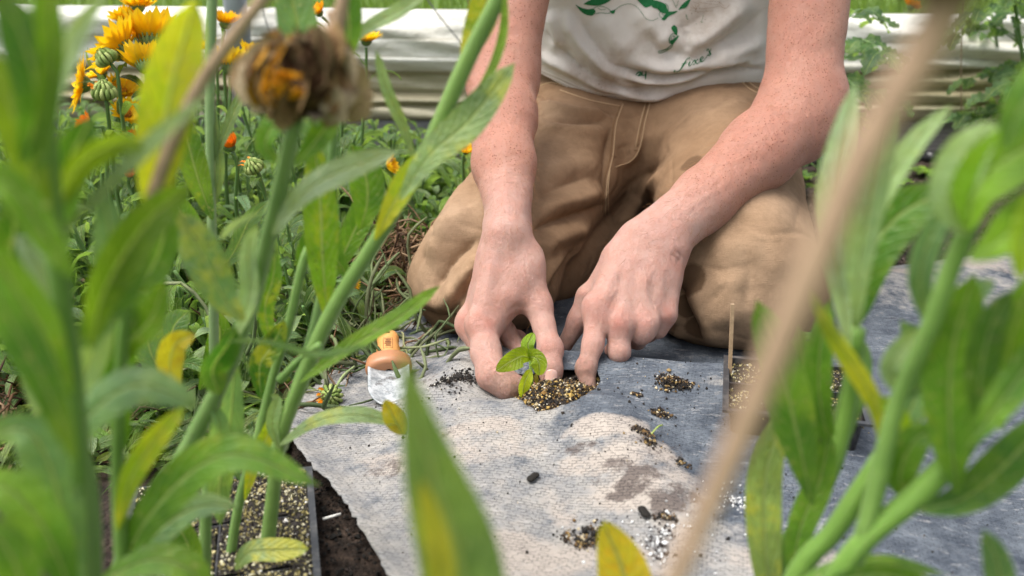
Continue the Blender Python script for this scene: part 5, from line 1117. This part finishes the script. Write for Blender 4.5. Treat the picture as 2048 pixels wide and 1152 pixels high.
F_(r, [(180, 780), (240, 700), (300, 640), (330, 560)], 75, .31, 'bright', roll=.3); F_(r, [(40, 620), (20, 540), (30, 440), (10, 380)], 80, .28, 'dark')
r = fplant('blurred calendula stalk with a tall yellow green leaf at the left', 260, .30)
S_(r, [(250, 1500, .31), (245, 1150, .31), (235, 900, .31), (250, 640, .305), (285, 420, .30)], 40, col=(.14, .26, .04), taper=.5)
F_(r, [(300, 450), (320, 300), (345, 160), (392, -5)], 122, .30, (.50, .58, .02), 'leaf_y', fold=.22, wave=.03, label='tall translucent yellow green leaf')
F_(r, [(250, 900), (230, 780), (235, 680), (260, 560)], 95, .31, 'mid'); F_(r, [(235, 1060), (260, 960), (310, 880), (372, 812)], 62, .30, 'lime', 'leaf_y'); F_(r, [(190, 1100), (150, 960), (110, 860), (90, 800)], 80, .29, 'mid')
F_(r, [(240, 640), (290, 560), (320, 500), (340, 420)], 80, .33, 'mid')
r = fplant('calendula stalk with drooping blue green leaves at the lower left corner', 150, .27)
S_(r, [(190, 1500, .27), (180, 1160, .27), (175, 980, .27), (140, 860, .27)], 55, col=(.13, .25, .04))
F_(r, [(120, 930), (190, 820), (280, 770), (400, 810)], 105, .27, 'glau', roll=.35, cup=.1); F_(r, [(160, 1200), (110, 960), (50, 860), (-40, 880)], 120, .25, 'glau', roll=.2)
F_(r, [(150, 1200), (90, 1060), (20, 980), (-60, 960)], 120, .24, 'mid'); F_(r, [(220, 1200), (300, 1030), (450, 910), (640, 968)], 112, .31, 'mid', 'leaf', roll=.35, fold=.25, cup=.05, n=34)
F_(r, [(190, 1250), (270, 1110), (380, 1020), (480, 1010)], 90, .33, 'glau', roll=.3); F_(r, [(60, 1250), (40, 1150), (0, 1080), (-50, 1040)], 110, .22, 'dark'); F_(r, [(230, 1190), (270, 1120), (330, 1060), (350, 960)], 80, .34, 'dark')
F_(r, [(140, 980), (130, 900), (100, 800), (120, 720)], 80, .30, 'mid'); F_(r, [(200, 1160), (300, 1120), (380, 1140), (420, 1200)], 90, .30, 'mid', roll=.3)
# stalk with the dried head
r = fplant('calendula stalk ending in a large brown dried flower head', 300, .40)
S_(r, [(250, 1400, .42), (330, 1010, .41), (385, 880, .405), (440, 770, .40), (478, 680, .395), (515, 560, .39), (550, 420, .375), (590, 240, .352)], 40, col=(.17, .28, .08), taper=.8)
F_(r, [(545, 470), (610, 385), (700, 335), (800, 303)], 62, .37, 'silver', roll=.35, fold=.15, label='pale silvery leaf arching right'); F_(r, [(490, 640), (450, 600), (400, 500), (358, 425)], 95, .36, 'glau', 'leaf_a', fold=.15)
F_(r, [(472, 655), (455, 690), (425, 740), (440, 790)], 80, .37, 'dark', roll=.5, fold=.3); F_(r, [(455, 682), (540, 688), (640, 712), (760, 690)], 34, .36, 'mid', roll=1.0, fold=.3)
F_(r, [(470, 680), (500, 590), (498, 500), (515, 450)], 55, .385, 'pale', roll=.6); F_(r, [(560, 330), (530, 290), (560, 240), (640, 220)], 60, .38, 'mid', roll=.5)
F_(r, [(590, 330), (640, 270), (650, 240), (600, 215)], 55, .38, 'mid'); F_(r, [(420, 800), (440, 860), (400, 930), (350, 960)], 60, .40, 'glau', roll=.3); F_(r, [(470, 700), (460, 850), (440, 960), (440, 1050)], 70, .42, 'glau', 'leaf', roll=.3)
F_(r, [(520, 425), (490, 438), (462, 455), (440, 480)], 22, .36, 'silver', roll=.5)
dc = W(606, 155, .345); b = MB(); ds = 1.0 * mpp(.345)
for i in range(90):
    a = rng.uniform(0, 6.28); e = rng.uniform(.55, 1.0); hh = rng.uniform(-.5, .8); rd = lambda k, z_: dc + V3((math.cos(a) + rng.normal() * .13) * 104 * k * ds, math.sin(a) * 80 * k * ds, (z_ + rng.normal() * .10) * 90 * ds)
    pts = [rd(.25, -.62), rd(.75, -.5 + .1 * hh), rd(.95 * e, .0 + .3 * hh), rd(.45 * e, .45 + .35 * rng.random()), rd(.15, .2 + .5 * rng.random())]
    ca = math.cos(a); fr_ = math.sin(a) < .3
    cc = (.48, .22, .02) if (ca < -.15 and fr_ and rng.random() < .35) else (.07, .03, .012) if (abs(ca) < .45 and fr_ and rng.random() < .7) else [(.30, .16, .07), (.22, .12, .055), (.46, .30, .17), (.60, .45, .32)][rng.choice(4, p=[.3, .2, .3, .2])]
    add_leaf(b, pts, 44 * ds * rng.uniform(.3, 1.2), face=V3(math.cos(a), math.sin(a), .2) + rng.normal(size=3) * .5, col=cc, n=12, m=6, fold=.5, wave=.6, kind='oval', mi=0)
P = np.array([[dc + V3(math.cos(j / 16 * 6.283) * rr * 100 * ds, math.sin(j / 16 * 6.283) * rr * 75 * ds, h_ * 100 * ds) for j in range(16)] for h_, rr in [(-.75, .12), (-.62, .55), (-.3, .85), (.1, .85), (.4, .55), (.55, .05)]]); b.grid(P, (.12, .06, .03), closed=True)
for px0, py0, k in [(690, 20, 0), (660, 60, 1)]: b.tube(spline(PT([(650, 120), (672, 60), (px0, py0 - 40)], .345), 10), np.linspace(30, 12, 10) * ds * .5 * 1.6, 8, (.45, .31, .20))
o = b.build('dried_flower_head', M['dry'], r); o['label'] = 'crumpled brown dried flower head with orange remnants'
b = MB()
for i in range(16):
    a = -2.2 + rng.uniform(-.5, .9); add_leaf(b, [dc + V3(math.cos(a) * 60 * ds, math.sin(a) * 80 * ds, rng.uniform(-.3, .1) * 100 * ds), dc + V3(math.cos(a) * 85 * ds, math.sin(a) * 95 * ds, rng.uniform(-.15, .3) * 100 * ds)], 30 * ds, face=V3(math.cos(a), math.sin(a), .2), col=(.75, .33, .01), n=6, m=4, kind='oval', wave=.2)
b.build('withered_petals', M['petal'], r)
# slanting middle stalk, top right to bottom left
r = fplant('long slanting calendula stalk crossing in front of the left forearm', 520, .50)
S_(r, [(500, 1400, .50), (545, 1000, .49), (560, 880, .485), (600, 770, .48), (660, 630, .475), (740, 500, .47), (805, 395, .465), (860, 290, .46), (930, 130, .455), (1000, -10, .45), (1060, -140, .45)], 32, col=(.19, .31, .07), taper=.95, n=50)
F_(r, [(800, 400), (860, 310), (940, 240), (1030, 125)], 78, .44, 'pale', 'leaf_a', roll=.25, fold=.12, label='pale green leaf with yellow blotches'); F_(r, [(750, 480), (790, 400), (830, 340), (905, 285)], 56, .45, 'lime', 'leaf_y', fold=.15)
F_(r, [(930, 150), (945, 90), (970, 20), (985, -60)], 70, .46, 'lime', 'leaf_y', roll=.4); F_(r, [(890, 250), (960, 180), (1005, 80), (1012, -40)], 24, .445, 'bright', roll=.6); F_(r, [(830, 330), (806, 250), (775, 180), (752, 100)], 30, .47, 'pale', roll=.4)
F_(r, [(655, 640), (645, 520), (640, 400), (628, 285)], 78, .475, 'bright', 'leaf_a', fold=.1, wave=.03, label='upright green leaf mottled with yellow spots'); F_(r, [(600, 765), (690, 700), (790, 640), (880, 572)], 50, .45, 'bright', roll=.5, fold=.3)
F_(r, [(720, 460), (735, 400), (728, 340), (700, 290)], 80, .50, 'mid'); F_(r, [(560, 890), (640, 840), (720, 830), (800, 850)], 52, .47, 'pale', 'leaf_a', roll=.7, fold=.12); F_(r, [(700, 560), (665, 500), (660, 440), (650, 420)], 50, .5, 'mid')
F_(r, [(560, 900), (545, 850), (555, 800), (540, 790)], 34, .48, 'pale', roll=.3)
r = fplant('short forked calendula stalk with dark aphid covered leaves', 480, .50)
S_(r, [(430, 1400, .50), (470, 1050, .50), (510, 900, .50), (545, 760, .50), (580, 640, .50), (605, 530, .50), (625, 480, .50)], 26, col=(.17, .29, .07), taper=.7)
F_(r, [(545, 700), (530, 620), (545, 560), (552, 500)], 46, .49, 'mid', 'leaf_a'); F_(r, [(522, 800), (520, 730), (545, 690), (570, 640)], 56, .49, 'dark', 'leaf_a'); F_(r, [(600, 560), (610, 500), (640, 450), (650, 400)], 44, .51, 'mid')
F_(r, [(490, 1000), (510, 920), (540, 860), (552, 800)], 40, .49, 'lime', 'leaf_y'); F_(r, [(470, 1140), (500, 1105), (560, 1100), (618, 1098)], 64, .45, 'pale', 'leaf_y', roll=.3); F_(r, [(395, 1190), (380, 1100), (350, 1040), (340, 1000)], 60, .44, 'mid')
F_(r, [(480, 960), (450, 900), (440, 850), (470, 800)], 50, .5, 'glau'); S_(r, [(400, 1400, .46), (408, 1160, .46), (415, 1000, .46), (440, 860, .46)], 30, col=(.18, .30, .08)); S_(r, [(560, 760, .49), (600, 720, .48), (640, 690, .47)], 18)
r = fplant('upright pale calendula stalk dotted with black aphids', 425, .60)
S_(r, [(430, 1500, .62), (428, 700, .61), (424, 460, .60), (420, 220, .60), (424, 0, .60), (428, -200, .6)], 20, col=(.27, .38, .18), taper=.9)
F_(r, [(425, 440), (400, 370), (380, 300), (366, 225)], 60, .58, 'mid', 'leaf_a'); F_(r, [(425, 200), (440, 330), (430, 400), (428, 420)], 20, .6, 'pale', roll=.4); F_(r, [(425, 520), (390, 470), (360, 420), (345, 380)], 60, .60, 'mid')
F_(r, [(425, 330), (450, 270), (480, 200), (520, 150)], 26, .6, 'pale', roll=.5); F_(r, [(430, 560), (470, 500), (500, 440), (540, 400)], 40, .61, 'glau')
F_(r, [(360, 790), (340, 740), (350, 690), (392, 668)], 66, .40, 'gold', 'leaf_y', fold=.3, label='small golden yellow withering leaf')
F_(r, [(340, 780), (300, 700), (300, 640), (330, 600)], 70, .56, 'glau'); F_(r, [(360, 760), (340, 700), (350, 650), (380, 620)], 70, .60, 'glau'); F_(r, [(400, 780), (430, 720), (440, 660), (420, 620)], 60, .62, 'mid')
r = fplant('pair of broad blurred leaves rising behind the dried head', 640, .46)
S_(r, [(505, 1400, .51), (562, 900, .50), (640, 600, .50), (665, 300, .48), (690, 0, .47), (700, -200, .46)], 20, col=(.18, .3, .1))
F_(r, [(660, 230), (610, 120), (590, 20), (570, -80)], 85, .47, 'glau'); F_(r, [(690, 140), (700, 60), (690, -20), (680, -120)], 60, .44, 'mid'); F_(r, [(695, 110), (730, 60), (800, 20), (860, -20)], 34, .47, 'pale', roll=.4); F_(r, [(655, 330), (640, 290), (620, 230), (600, 200)], 70, .5, 'glau'); F_(r, [(665, 560), (700, 480), (735, 400), (750, 340)], 60, .55, 'mid')
# lone near leaves
r = fplant('very blurred green leaf with yellow blotch rising from the bottom centre', 930, .19)
S_(r, [(980, 1700, .2), (960, 1450, .2), (930, 1300, .2)], 60); F_(r, [(945, 1420), (925, 1150), (860, 930), (800, 690)], 215, .182, (.20, .30, .11), 'leaf', fold=.16, wave=.02, kind='blade', n=30, label='large soft green leaf with a yellow patch')
F_(r, [(890, 1260), (885, 1150), (868, 1060), (842, 960)], 62, .178, (.75, .55, .05), 'leaf_y', fold=.1, kind='oval')
r = fplant('orange and green leaf tip standing up at the bottom centre', 1240, .32)
S_(r, [(1300, 1700, .33), (1280, 1450, .325), (1262, 1300, .32)], 40); F_(r, [(1265, 1330), (1258, 1230), (1245, 1140), (1205, 1042)], 128, .32, (.80, .42, .01), 'leaf_y', fold=.15, kind='oval', label='yellow orange leaf turning green at its right edge')
r = fplant('small yellow leaf tip in front of the trowel blade', 790, .47, 'leaf_tip', 'leaf'); F_(r, [(805, 870), (795, 850), (785, 830), (770, 800)], 46, .47, 'gold', 'leaf_y', kind='oval')
# tan dry stalk
r = fplant('very blurred tan dry stalk slanting across the right side', 1350, .118, 'dry_stalk', 'dry stalk')
P = PT([(1230, 1450), (1350, 1160), (1450, 940), (1590, 620), (1730, 300), (1850, 100), (1905, -20), (1960, -160)], .118); c_ = spline(P, 40); b = MB(); b.tube(c_, np.array([70 - 0 * i for i in range(40)]) * mpp(.118) / 2 * np.interp(np.arange(40), [0, 12, 22, 30, 39], [.7, .75, 1.05, 1.05, 1.3]), 14, (.47, .32, .215)); b.build('stem', M['dry'], r)
b = MB(); hd = W(1900, -45, .118)
for i in range(36):
    a = rng.uniform(0, 6.28); e = .010 * rng.uniform(.6, 1.1); d = V3(math.cos(a), math.sin(a), 0); add_leaf(b, [hd - V3(0, 0, .004), hd + d * e * .7 + V3(0, 0, .001), hd + d * e * .9 + V3(0, 0, .006)], .0045, face=d, col=[(.20, .11, .06), (.30, .18, .1), (.12, .06, .03)][i % 3], n=7, m=4, wave=.2, kind='oval')
b.build('dried_flower_head', M['dry'], r)
r = fplant('thin tan dry stalk slanting at the upper left behind the yellow leaf', 420, .30, 'dry_stalk', 'dry stalk'); P = PT([(250, 560), (330, 320), (400, 170), (470, 70), (540, -20), (600, -100)], .30); b = MB(); b.tube(spline(P, 30), 13 * mpp(.3), 10, (.47, .33, .22)); b.build('stem', M['dry'], r)
# right hand group
r = fplant('calendula stalk with upright narrow leaves right of the seedling tray', 1600, .36)
S_(r, [(1520, 1500, .37), (1550, 1160, .365), (1612, 1030, .36), (1665, 930, .36), (1700, 780, .36), (1712, 660, .355)], 44, col=(.17, .31, .04))
F_(r, [(1712, 655), (1735, 520), (1800, 430), (1900, 378)], 118, .35, (.05, .17, .015), 'leaf', fold=.2, n=30); F_(r, [(1625, 1010), (1590, 850), (1560, 730), (1512, 600)], 109, .34, (.07, .20, .02), 'leaf', fold=.2, n=30)
F_(r, [(1555, 1300), (1530, 1090), (1535, 930), (1590, 790)], 90, .36, (.36, .46, .16), 'leaf_a', roll=.2, fold=.15); F_(r, [(1665, 940), (1690, 840), (1720, 740), (1722, 670)], 63, .365, 'glau'); F_(r, [(1668, 930), (1640, 800), (1640, 700), (1660, 600)], 63, .36, 'mid')
F_(r, [(1700, 700), (1680, 560), (1665, 400), (1712, 160)], 74, .33, 'silver', roll=.3); F_(r, [(1715, 660), (1720, 520), (1760, 330), (1800, 190)], 84, .30, 'pale', roll=.5); F_(r, [(1705, 560), (1745, 430), (1820, 300), (1905, 210)], 55, .32, 'pale', 'leaf', roll=.4)
F_(r, [(1580, 1180), (1600, 1060), (1640, 960), (1660, 860)], 74, .35, 'mid'); F_(r, [(1640, 1000), (1615, 880), (1610, 760), (1600, 650)], 63, .37, 'mid')
r = fplant('thick leaning calendula stalk with a twisted yellow green leaf', 1700, .31)
S_(r, [(1480, 1450, .33), (1590, 1160, .32), (1670, 1060, .315), (1765, 915, .31)], 54, col=(.17, .31, .04)); F_(r, [(1770, 930), (1752, 810), (1660, 650), (1615, 560)], 55, .305, 'yel', 'leaf_y', roll=.4, fold=.35, twist=.6); F_(r, [(1765, 925), (1800, 880), (1790, 830), (1760, 790)], 63, .30, 'lime', fold=.3)
F_(r, [(1770, 920), (1830, 800), (1850, 720), (1800, 640)], 84, .33, 'glau'); F_(r, [(1500, 1300), (1620, 1165), (1760, 1130), (1900, 1150)], 63, .30, 'mid', roll=.8)
r = fplant('large calendula stalk with broad bright leaves at the right edge', 1850, .29)
S_(r, [(1560, 1420, .30), (1690, 1130, .295), (1840, 985, .29), (1920, 900, .285), (1990, 780, .28), (2080, 640, .28)], 58, col=(.16, .30, .04)); F_(r, [(1915, 985), (1900, 850), (1905, 700), (1950, 545)], 129, .28, (.12, .27, .02), 'leaf', fold=.22, n=30); F_(r, [(1830, 1020), (1920, 1000), (2000, 940), (2110, 820)], 106, .285, 'dark')
F_(r, [(1840, 1000), (1800, 960), (1830, 880), (1890, 860)], 84, .295, 'mid', fold=.3); F_(r, [(1930, 900), (1990, 820), (2050, 740), (2120, 650)], 84, .26, 'mid'); F_(r, [(1990, 1280), (2000, 1170), (1990, 1110), (1965, 1060)], 74, .26, 'glau'); F_(r, [(2000, 860), (2010, 740), (2040, 620), (2080, 540)], 84, .27, 'bright')
F_(r, [(1900, 1250), (1860, 1180), (1760, 1150), (1640, 1170)], 74, .28, 'mid', roll=.5)
r = fplant('tall calendula stalk with clasping blurred leaves at the upper right', 1880, .27)
S_(r, [(1500, 1600, .30), (1700, 1150, .295), (1790, 820, .29), (1850, 680, .28), (1900, 540, .275), (1945, 430, .27), (2000, 290, .265), (2070, 130, .26)], 42, col=(.20, .34, .07)); F_(r, [(1935, 460), (1950, 380), (2010, 320), (2120, 260)], 137, .26, 'bright', fold=.3)
F_(r, [(1935, 470), (1900, 400), (1930, 320), (1990, 240)], 106, .265, 'pale', roll=.3); F_(r, [(1800, 800), (1850, 760), (1860, 700), (1880, 660)], 63, .29, 'glau'); F_(r, [(1940, 520), (2000, 480), (2060, 420), (2120, 400)], 95, .255, 'bright'); F_(r, [(2010, 300), (2040, 220), (2090, 150), (2140, 60)], 95, .25, 'mid', roll=.2)
F_(r, [(1800, 790), (1780, 740), (1810, 690), (1840, 660)], 53, .29, 'pale'); F_(r, [(2040, 560), (2050, 480), (2080, 400), (2120, 340)], 74, .25, 'lime')
F_(r, [(1850, 690), (1880, 650), (1930, 600), (1990, 560)], 63, .29, 'glau')
F_(r, [(1860, 660), (1840, 560), (1870, 460), (1930, 400)], 60, .28, 'glau')
F_(r, [(1960, 860), (1960, 760), (1980, 660), (2020, 580)], 80, .27, 'dark')
# ---------------------------------------------------------------- pepper seedling held between thumb and finger
root = thing('pepper_seedling', 'small bright green pepper seedling held in the hand above the hole', 'seedling', W(1066, 790, .712))
b = MB(); st = spline([W(1060, 800, .708), W(1064, 775, .700), W(1062, 745, .697), W(1061, 715, .702), W(1066, 695, .706)], 14); b.tube(st, np.linspace(.0018, .0012, 14), 8, (.32, .45, .08)); b.build('stem', M['stem'], root)
LM = leaf_material('pepper_leaf', 0, .1)
for L, w, rl, cc in [([W(1064, 718, .700), W(1045, 712, .692), W(1022, 722, .686), W(992, 742, .684)], .0180, .25, (.30, .50, .012)), ([W(1056, 716, .700), W(1068, 714, .692), W(1078, 726, .688), W(1079, 750, .689)], .0165, -.3, (.28, .48, .012)),
                    ([W(1063, 740, .695), W(1055, 752, .688), W(1048, 770, .684), W(1044, 797, .684)], .0120, .5, (.33, .50, .02)), ([W(1064, 712, .702), W(1056, 692, .704), W(1060, 680, .706), W(1068, 666, .709)], .0125, .3, (.16, .34, .015))]:
    b = MB(); add_leaf(b, L, w, roll=rl, col=tuple(np.array(cc) * (1.9, 1.5, 1)), n=20, m=9, fold=.28, wave=.05, kind='oval'); b.build('leaf', LM, root)
b = MB(); add_leaf(b, [W(1072, 746, .703), W(1072, 756, .701), W(1074, 768, .701)], .004, col=(.45, .32, .03), n=8, m=5, kind='oval'); o = b.build('leaf', M['leaf_y'], root); o['label'] = 'tiny yellowed seed leaf'
# ---------------------------------------------------------------- cell packs
def pack(name, lab, cx, cy, z0, rot, nx, ny, cell, h, fill=0.004, grp='black seedling trays', taper=.78, n_gr=2600, depth=1):
    root = thing(name, lab, 'seedling tray', (cx, cy, z0), grp); cs, sn = math.cos(rot), math.sin(rot); T = lambda V: np.stack([cx + V[..., 0] * cs - V[..., 1] * sn, cy + V[..., 0] * sn + V[..., 1] * cs, z0 + V[..., 2]], -1)
    Wd, Dp = nx * cell, ny * cell; b = MB(); lip = .0035
    for i in range(nx):
        for j in range(ny):
            x0, y0 = -Wd / 2 + i * cell + .0012, -Dp / 2 + j * cell + .0012; s = cell - .0024
            def ring(k, z_, n=6):
                c = np.array([x0 + s / 2, y0 + s / 2]); hs_ = s / 2 * k; rr = hs_ * .22; P = []
                for (sx, sy, a0) in ((1, 1, 0), (-1, 1, 90), (-1, -1, 180), (1, -1, 270)):
                    for t_ in range(n): a = R(a0 + 90 * t_ / (n - 1)); P.append([c[0] + sx * (hs_ - rr) + rr * math.cos(a), c[1] + sy * (hs_ - rr) + rr * math.sin(a), z_])
                return P
            P = T(np.array([ring(1, h), ring(.99, h - .003), ring((1 + taper) / 2, h * .5), ring(taper, .001), ring(.05, .001)])); b.grid(P, (.014, .014, .016), closed=True)
            P = T(np.array([ring(.965, h), ring(.955, h - .006), ring(.90, h * .55)])); b.grid(P, (.02, .02, .022), closed=True)
    for (a0, a1, b0, b1) in [(-Wd / 2 - lip, Wd / 2 + lip, -Dp / 2 - lip, -Dp / 2 + .0012), (-Wd / 2 - lip, Wd / 2 + lip, Dp / 2 - .0012, Dp / 2 + lip), (-Wd / 2 - lip, -Wd / 2 + .0012, -Dp / 2 + .0012, Dp / 2 - .0012), (Wd / 2 - .0012, Wd / 2 + lip, -Dp / 2 + .0012, Dp / 2 - .0012)]:
        b.box((a0, b0, h - .001), (a1, b1, h + .0012), (.03, .032, .036), M=T)
    for i in range(1, nx): b.box((-Wd / 2 + i * cell - .0007, -Dp / 2 + .0012, h - .0012), (-Wd / 2 + i * cell + .0007, Dp / 2 - .0012, h + .0004), (.03, .03, .034), M=T)
    for j in range(1, ny): b.box((-Wd / 2 + .0012, -Dp / 2 + j * cell - .0007, h - .0012), (Wd / 2 - .0012, -Dp / 2 + j * cell + .0007, h + .0001), (.03, .03, .034), M=T)
    b.build('cells', M['blackp'], root, smooth=False); b = MB(); P = []
    for i in range(nx):
        for j in range(ny):
            x0, y0 = -Wd / 2 + i * cell, -Dp / 2 + j * cell; X, Y = np.meshgrid(np.linspace(x0 + .0016, x0 + cell - .0016, 9), np.linspace(y0 + .0016, y0 + cell - .0016, 9), indexing='ij'); Z = h - fill + .0016 * np.sin(X * 210 + 3 * i) * np.cos(Y * 190 + j); b.grid(T(np.stack([X, Y, Z], -1)), (.015, .011, .008))
            q = rng.uniform(.0016, cell - .0016, (n_gr // (nx * ny), 2)); P.append(T(np.stack([x0 + q[:, 0], y0 + q[:, 1], h - fill + .0016 * np.sin((x0 + q[:, 0]) * 210 + 3 * i) * np.cos((y0 + q[:, 1]) * 190 + j) + rng.uniform(0, .001, len(q))], -1)))
    grains(b, np.concatenate(P), .0005, .0015, [((.014, .010, .008), .42), ((.05, .045, .015), .18), ((.22, .18, .06), .12), ((.42, .36, .17), .14), ((.58, .54, .38), .12), ((.75, .72, .68), .02)]); mx = b.build('potting_mix', M['grain'], root, smooth=False); mx['kind'] = 'stuff'; return root
pk = pack('seedling_tray', 'black four cell tray of gritty mix with a wooden stick in it', .222, .656, .004, R(-13), 2, 2, .050, .046)
tp = thing('plant_label_stick', 'thin wooden stick standing in the black tray', 'stick', W(1460, 748, .692)); b = MB(); a0, a1 = W(1459, 760, .692), W(1465, 608, .695); d = a1 - a0
Pq = np.array([[a0 + d * t_ + V3(sx * .00145, sy * .0008, 0) for sx, sy in ((-1, -1), (1, -1), (1, 1), (-1, 1))] for t_ in np.linspace(0, 1, 6)]); b.grid(Pq, (.52, .36, .22), closed=True); b.add(Pq[-1], [(0, 1, 2, 3)], (.5, .36, .24)); b.build('stick', M['dry'], tp, smooth=False)
pack('seedling_tray', 'black tray of mix half buried at the lower left corner', -.190, .500, -.026, R(14), 2, 3, .060, .034, -.0012, n_gr=9500)
# pepper leaf lying behind the tray, and a curled seedling root
r_ = thing('pepper_seedling', 'pepper seedling lying on the cloth behind the black tray', 'seedling', onfab(1600, 690)); b = MB(); add_leaf(b, [onfab(1570, 695) + [0, 0, .004], W(1600, 676, .80), W(1625, 672, .79), W(1645, 684, .785)], .016, col=(.16, .34, .03), n=16, m=7, roll=.9, kind='oval'); b.build('leaf', LM, r_)
b = MB(); b.tube(spline([onfab(1570, 695) + [0, 0, .003], onfab(1590, 720) + [0, 0, .008], onfab(1628, 742) + [0, 0, .010], onfab(1650, 752) + [0, 0, .006]], 14), .0011, 6, (.40, .46, .18)); b.build('stem', M['stem'], r_)
clump('soil_clump', 'root ball of gritty mix fallen behind the black tray', 1652, 765, .014, 420, 1.1)
b = MB(); b.tube(spline([onfab(1302, 878) + [0, 0, .004], onfab(1315, 868) + [0, 0, .006], onfab(1324, 862) + [0, 0, .005]], 8), .0007, 6, (.45, .50, .12)); o = b.build('rootlet', M['stem'], loc=onfab(1310, 870)); tag(o, 'short yellow green rootlet on the lower crumb cluster', 'rootlet')
b = MB(); q0 = G(664, 1040, -.008); b.tube([q0 + V3(-.006, -.002, .002), q0 + V3(.006, .003, .003)], .0011, 6, (.75, .74, .70)); o = b.build('pale_twig', M['grain'], loc=q0); tag(o, 'tiny white twig on the black soil at the cloth edge', 'twig')
# ---------------------------------------------------------------- trowel: orange handle end, ferrule and dusty blade
to = onfab(775, 740); root = thing('hand_trowel', 'orange handled trowel with a dusty white blade lying on the cloth', 'trowel', to)
ax = nrm(V3(.135, -1, -.22)); s = nrm(np.cross(ax, [0, 0, 1])); q = np.cross(s, ax); ctr = W(778, 738, .748)
def ringp(u, rx, rz, n=24): return [ctr + ax * u + s * rx * math.cos(a) + q * rz * math.sin(a) for a in np.linspace(0, 2 * math.pi, n, endpoint=False)]
def plast(col, nm):
    t = NT(nm); n = t.noise(60, 6, .7); c = t.mix(t.ramp(n, [(.5, 0.0), (.75, .5)]), col, (.36, .20, .10)); sp = t.ramp(t.voro(420), [(.08, 1.0), (.14, 0.0)]); c = t.mix(t.math('MULTIPLY', sp, t.ramp(t.noise(40, 3), [(.45, 0.0), (.6, .9)])), c, (.05, .035, .025)); return t.finish(t.pbr(c, .42, t.bump(n, .25, .0005), .45, sss=.1, sss_s=.003))
b = MB(); b.grid(np.array([ringp(u, rx, rz) for u, rx, rz in [(-.064, .001, .001), (-.063, .007, .006), (-.060, .0105, .009), (-.055, .0118, .0102), (-.050, .0118, .0102), (-.046, .0108, .0095), (-.042, .0112, .010), (-.036, .0124, .0112), (-.028, .0128, .0118), (-.020, .0128, .0118), (-.016, .0132, .012)]]), (1, 1, 1), closed=True); hdl = b.build('handle', plast((.60, .29, .09), 'orange_plastic'), root)
b = MB(); hp_ = ctr + ax * -.053 + q * .0100; b.tube([hp_ - q * .002, hp_ + q * .0006], [.0022, .0024], 12, (.20, .07, .02), flat=.7); b.build('hanging_hole', M['dry'], hdl)
b = MB()
for i, (u0, u1, v0, v1) in enumerate([(-.042, -.0416, -.005, .005), (-.022, -.0216, -.005, .005), (-.042, -.022, -.005, -.0046), (-.042, -.022, .0046, .005)] + [(-.040 + k * .0024, -.0390 + k * .0024, -.0036 + (k % 3) * .0004, .0038 - ((k * 7) % 4) * .0005) for k in range(7)]):
    X = np.array([[ctr + ax * u + s * v + q * ((.0118 if u > -.034 else .0112) * math.sqrt(max(0, 1 - (v / .0126) ** 2)) + .0004) for v in (v0, (v0 + v1) / 2, v1)] for u in (u0, (u0 + u1) / 2, u1)]); b.grid(X, (.16, .06, .03))
b.build('stamped_mark', M['dry'], hdl)
b = MB(); b.grid(np.array([ringp(u, rx, rz) for u, rx, rz in [(-.017, .012, .010), (-.017, .022, .0125), (-.014, .0230, .0145), (-.004, .0242, .0150), (.003, .0234, .0140), (.004, .018, .010), (.004, .004, .003)]]), (1, 1, 1), closed=True); b.build('collar', plast((.38, .17, .08), 'dirty_orange_plastic'), root)
b = MB(); n = 22; Pb = np.zeros((n, 13, 3))
for i, u in enumerate(np.linspace(0, 1, n)):
    hw = .0205 * (1 if u < .5 else math.sqrt(max(.0008, 1 - ((u - .5) / .5) ** 2.0)))
    for j, v in enumerate(np.linspace(-1, 1, 13)): Pb[i, j] = ctr + ax * (.003 + .062 * u) + s * hw * v + q * (.001 + .0065 * v * v * (1 - .5 * u) + .002 * u)
b.grid(Pb, (1, 1, 1)); t = NT('dusty_steel'); n_ = t.noise(90, 8, .75); c = t.mix(t.ramp(n_, [(.38, 0.0), (.6, 1.0)]), (.20, .22, .23), (.50, .52, .53)); c = t.mix(t.ramp(t.noise(50, 5, .7), [(.60, 0.0), (.68, .8)]), c, (.06, .05, .045)); o = b.build('blade', t.finish(t.pbr(c, .5, t.bump(n_, .4, .0006), .4, metal=.25)), root); md = o.modifiers.new('thick', 'SOLIDIFY'); md.thickness = .0014; root.scale = (.88, .88, .88)
print('objects', len(bpy.data.objects), 'faces', sum(len(o.data.polygons) for o in bpy.data.objects if o.type == 'MESH'))
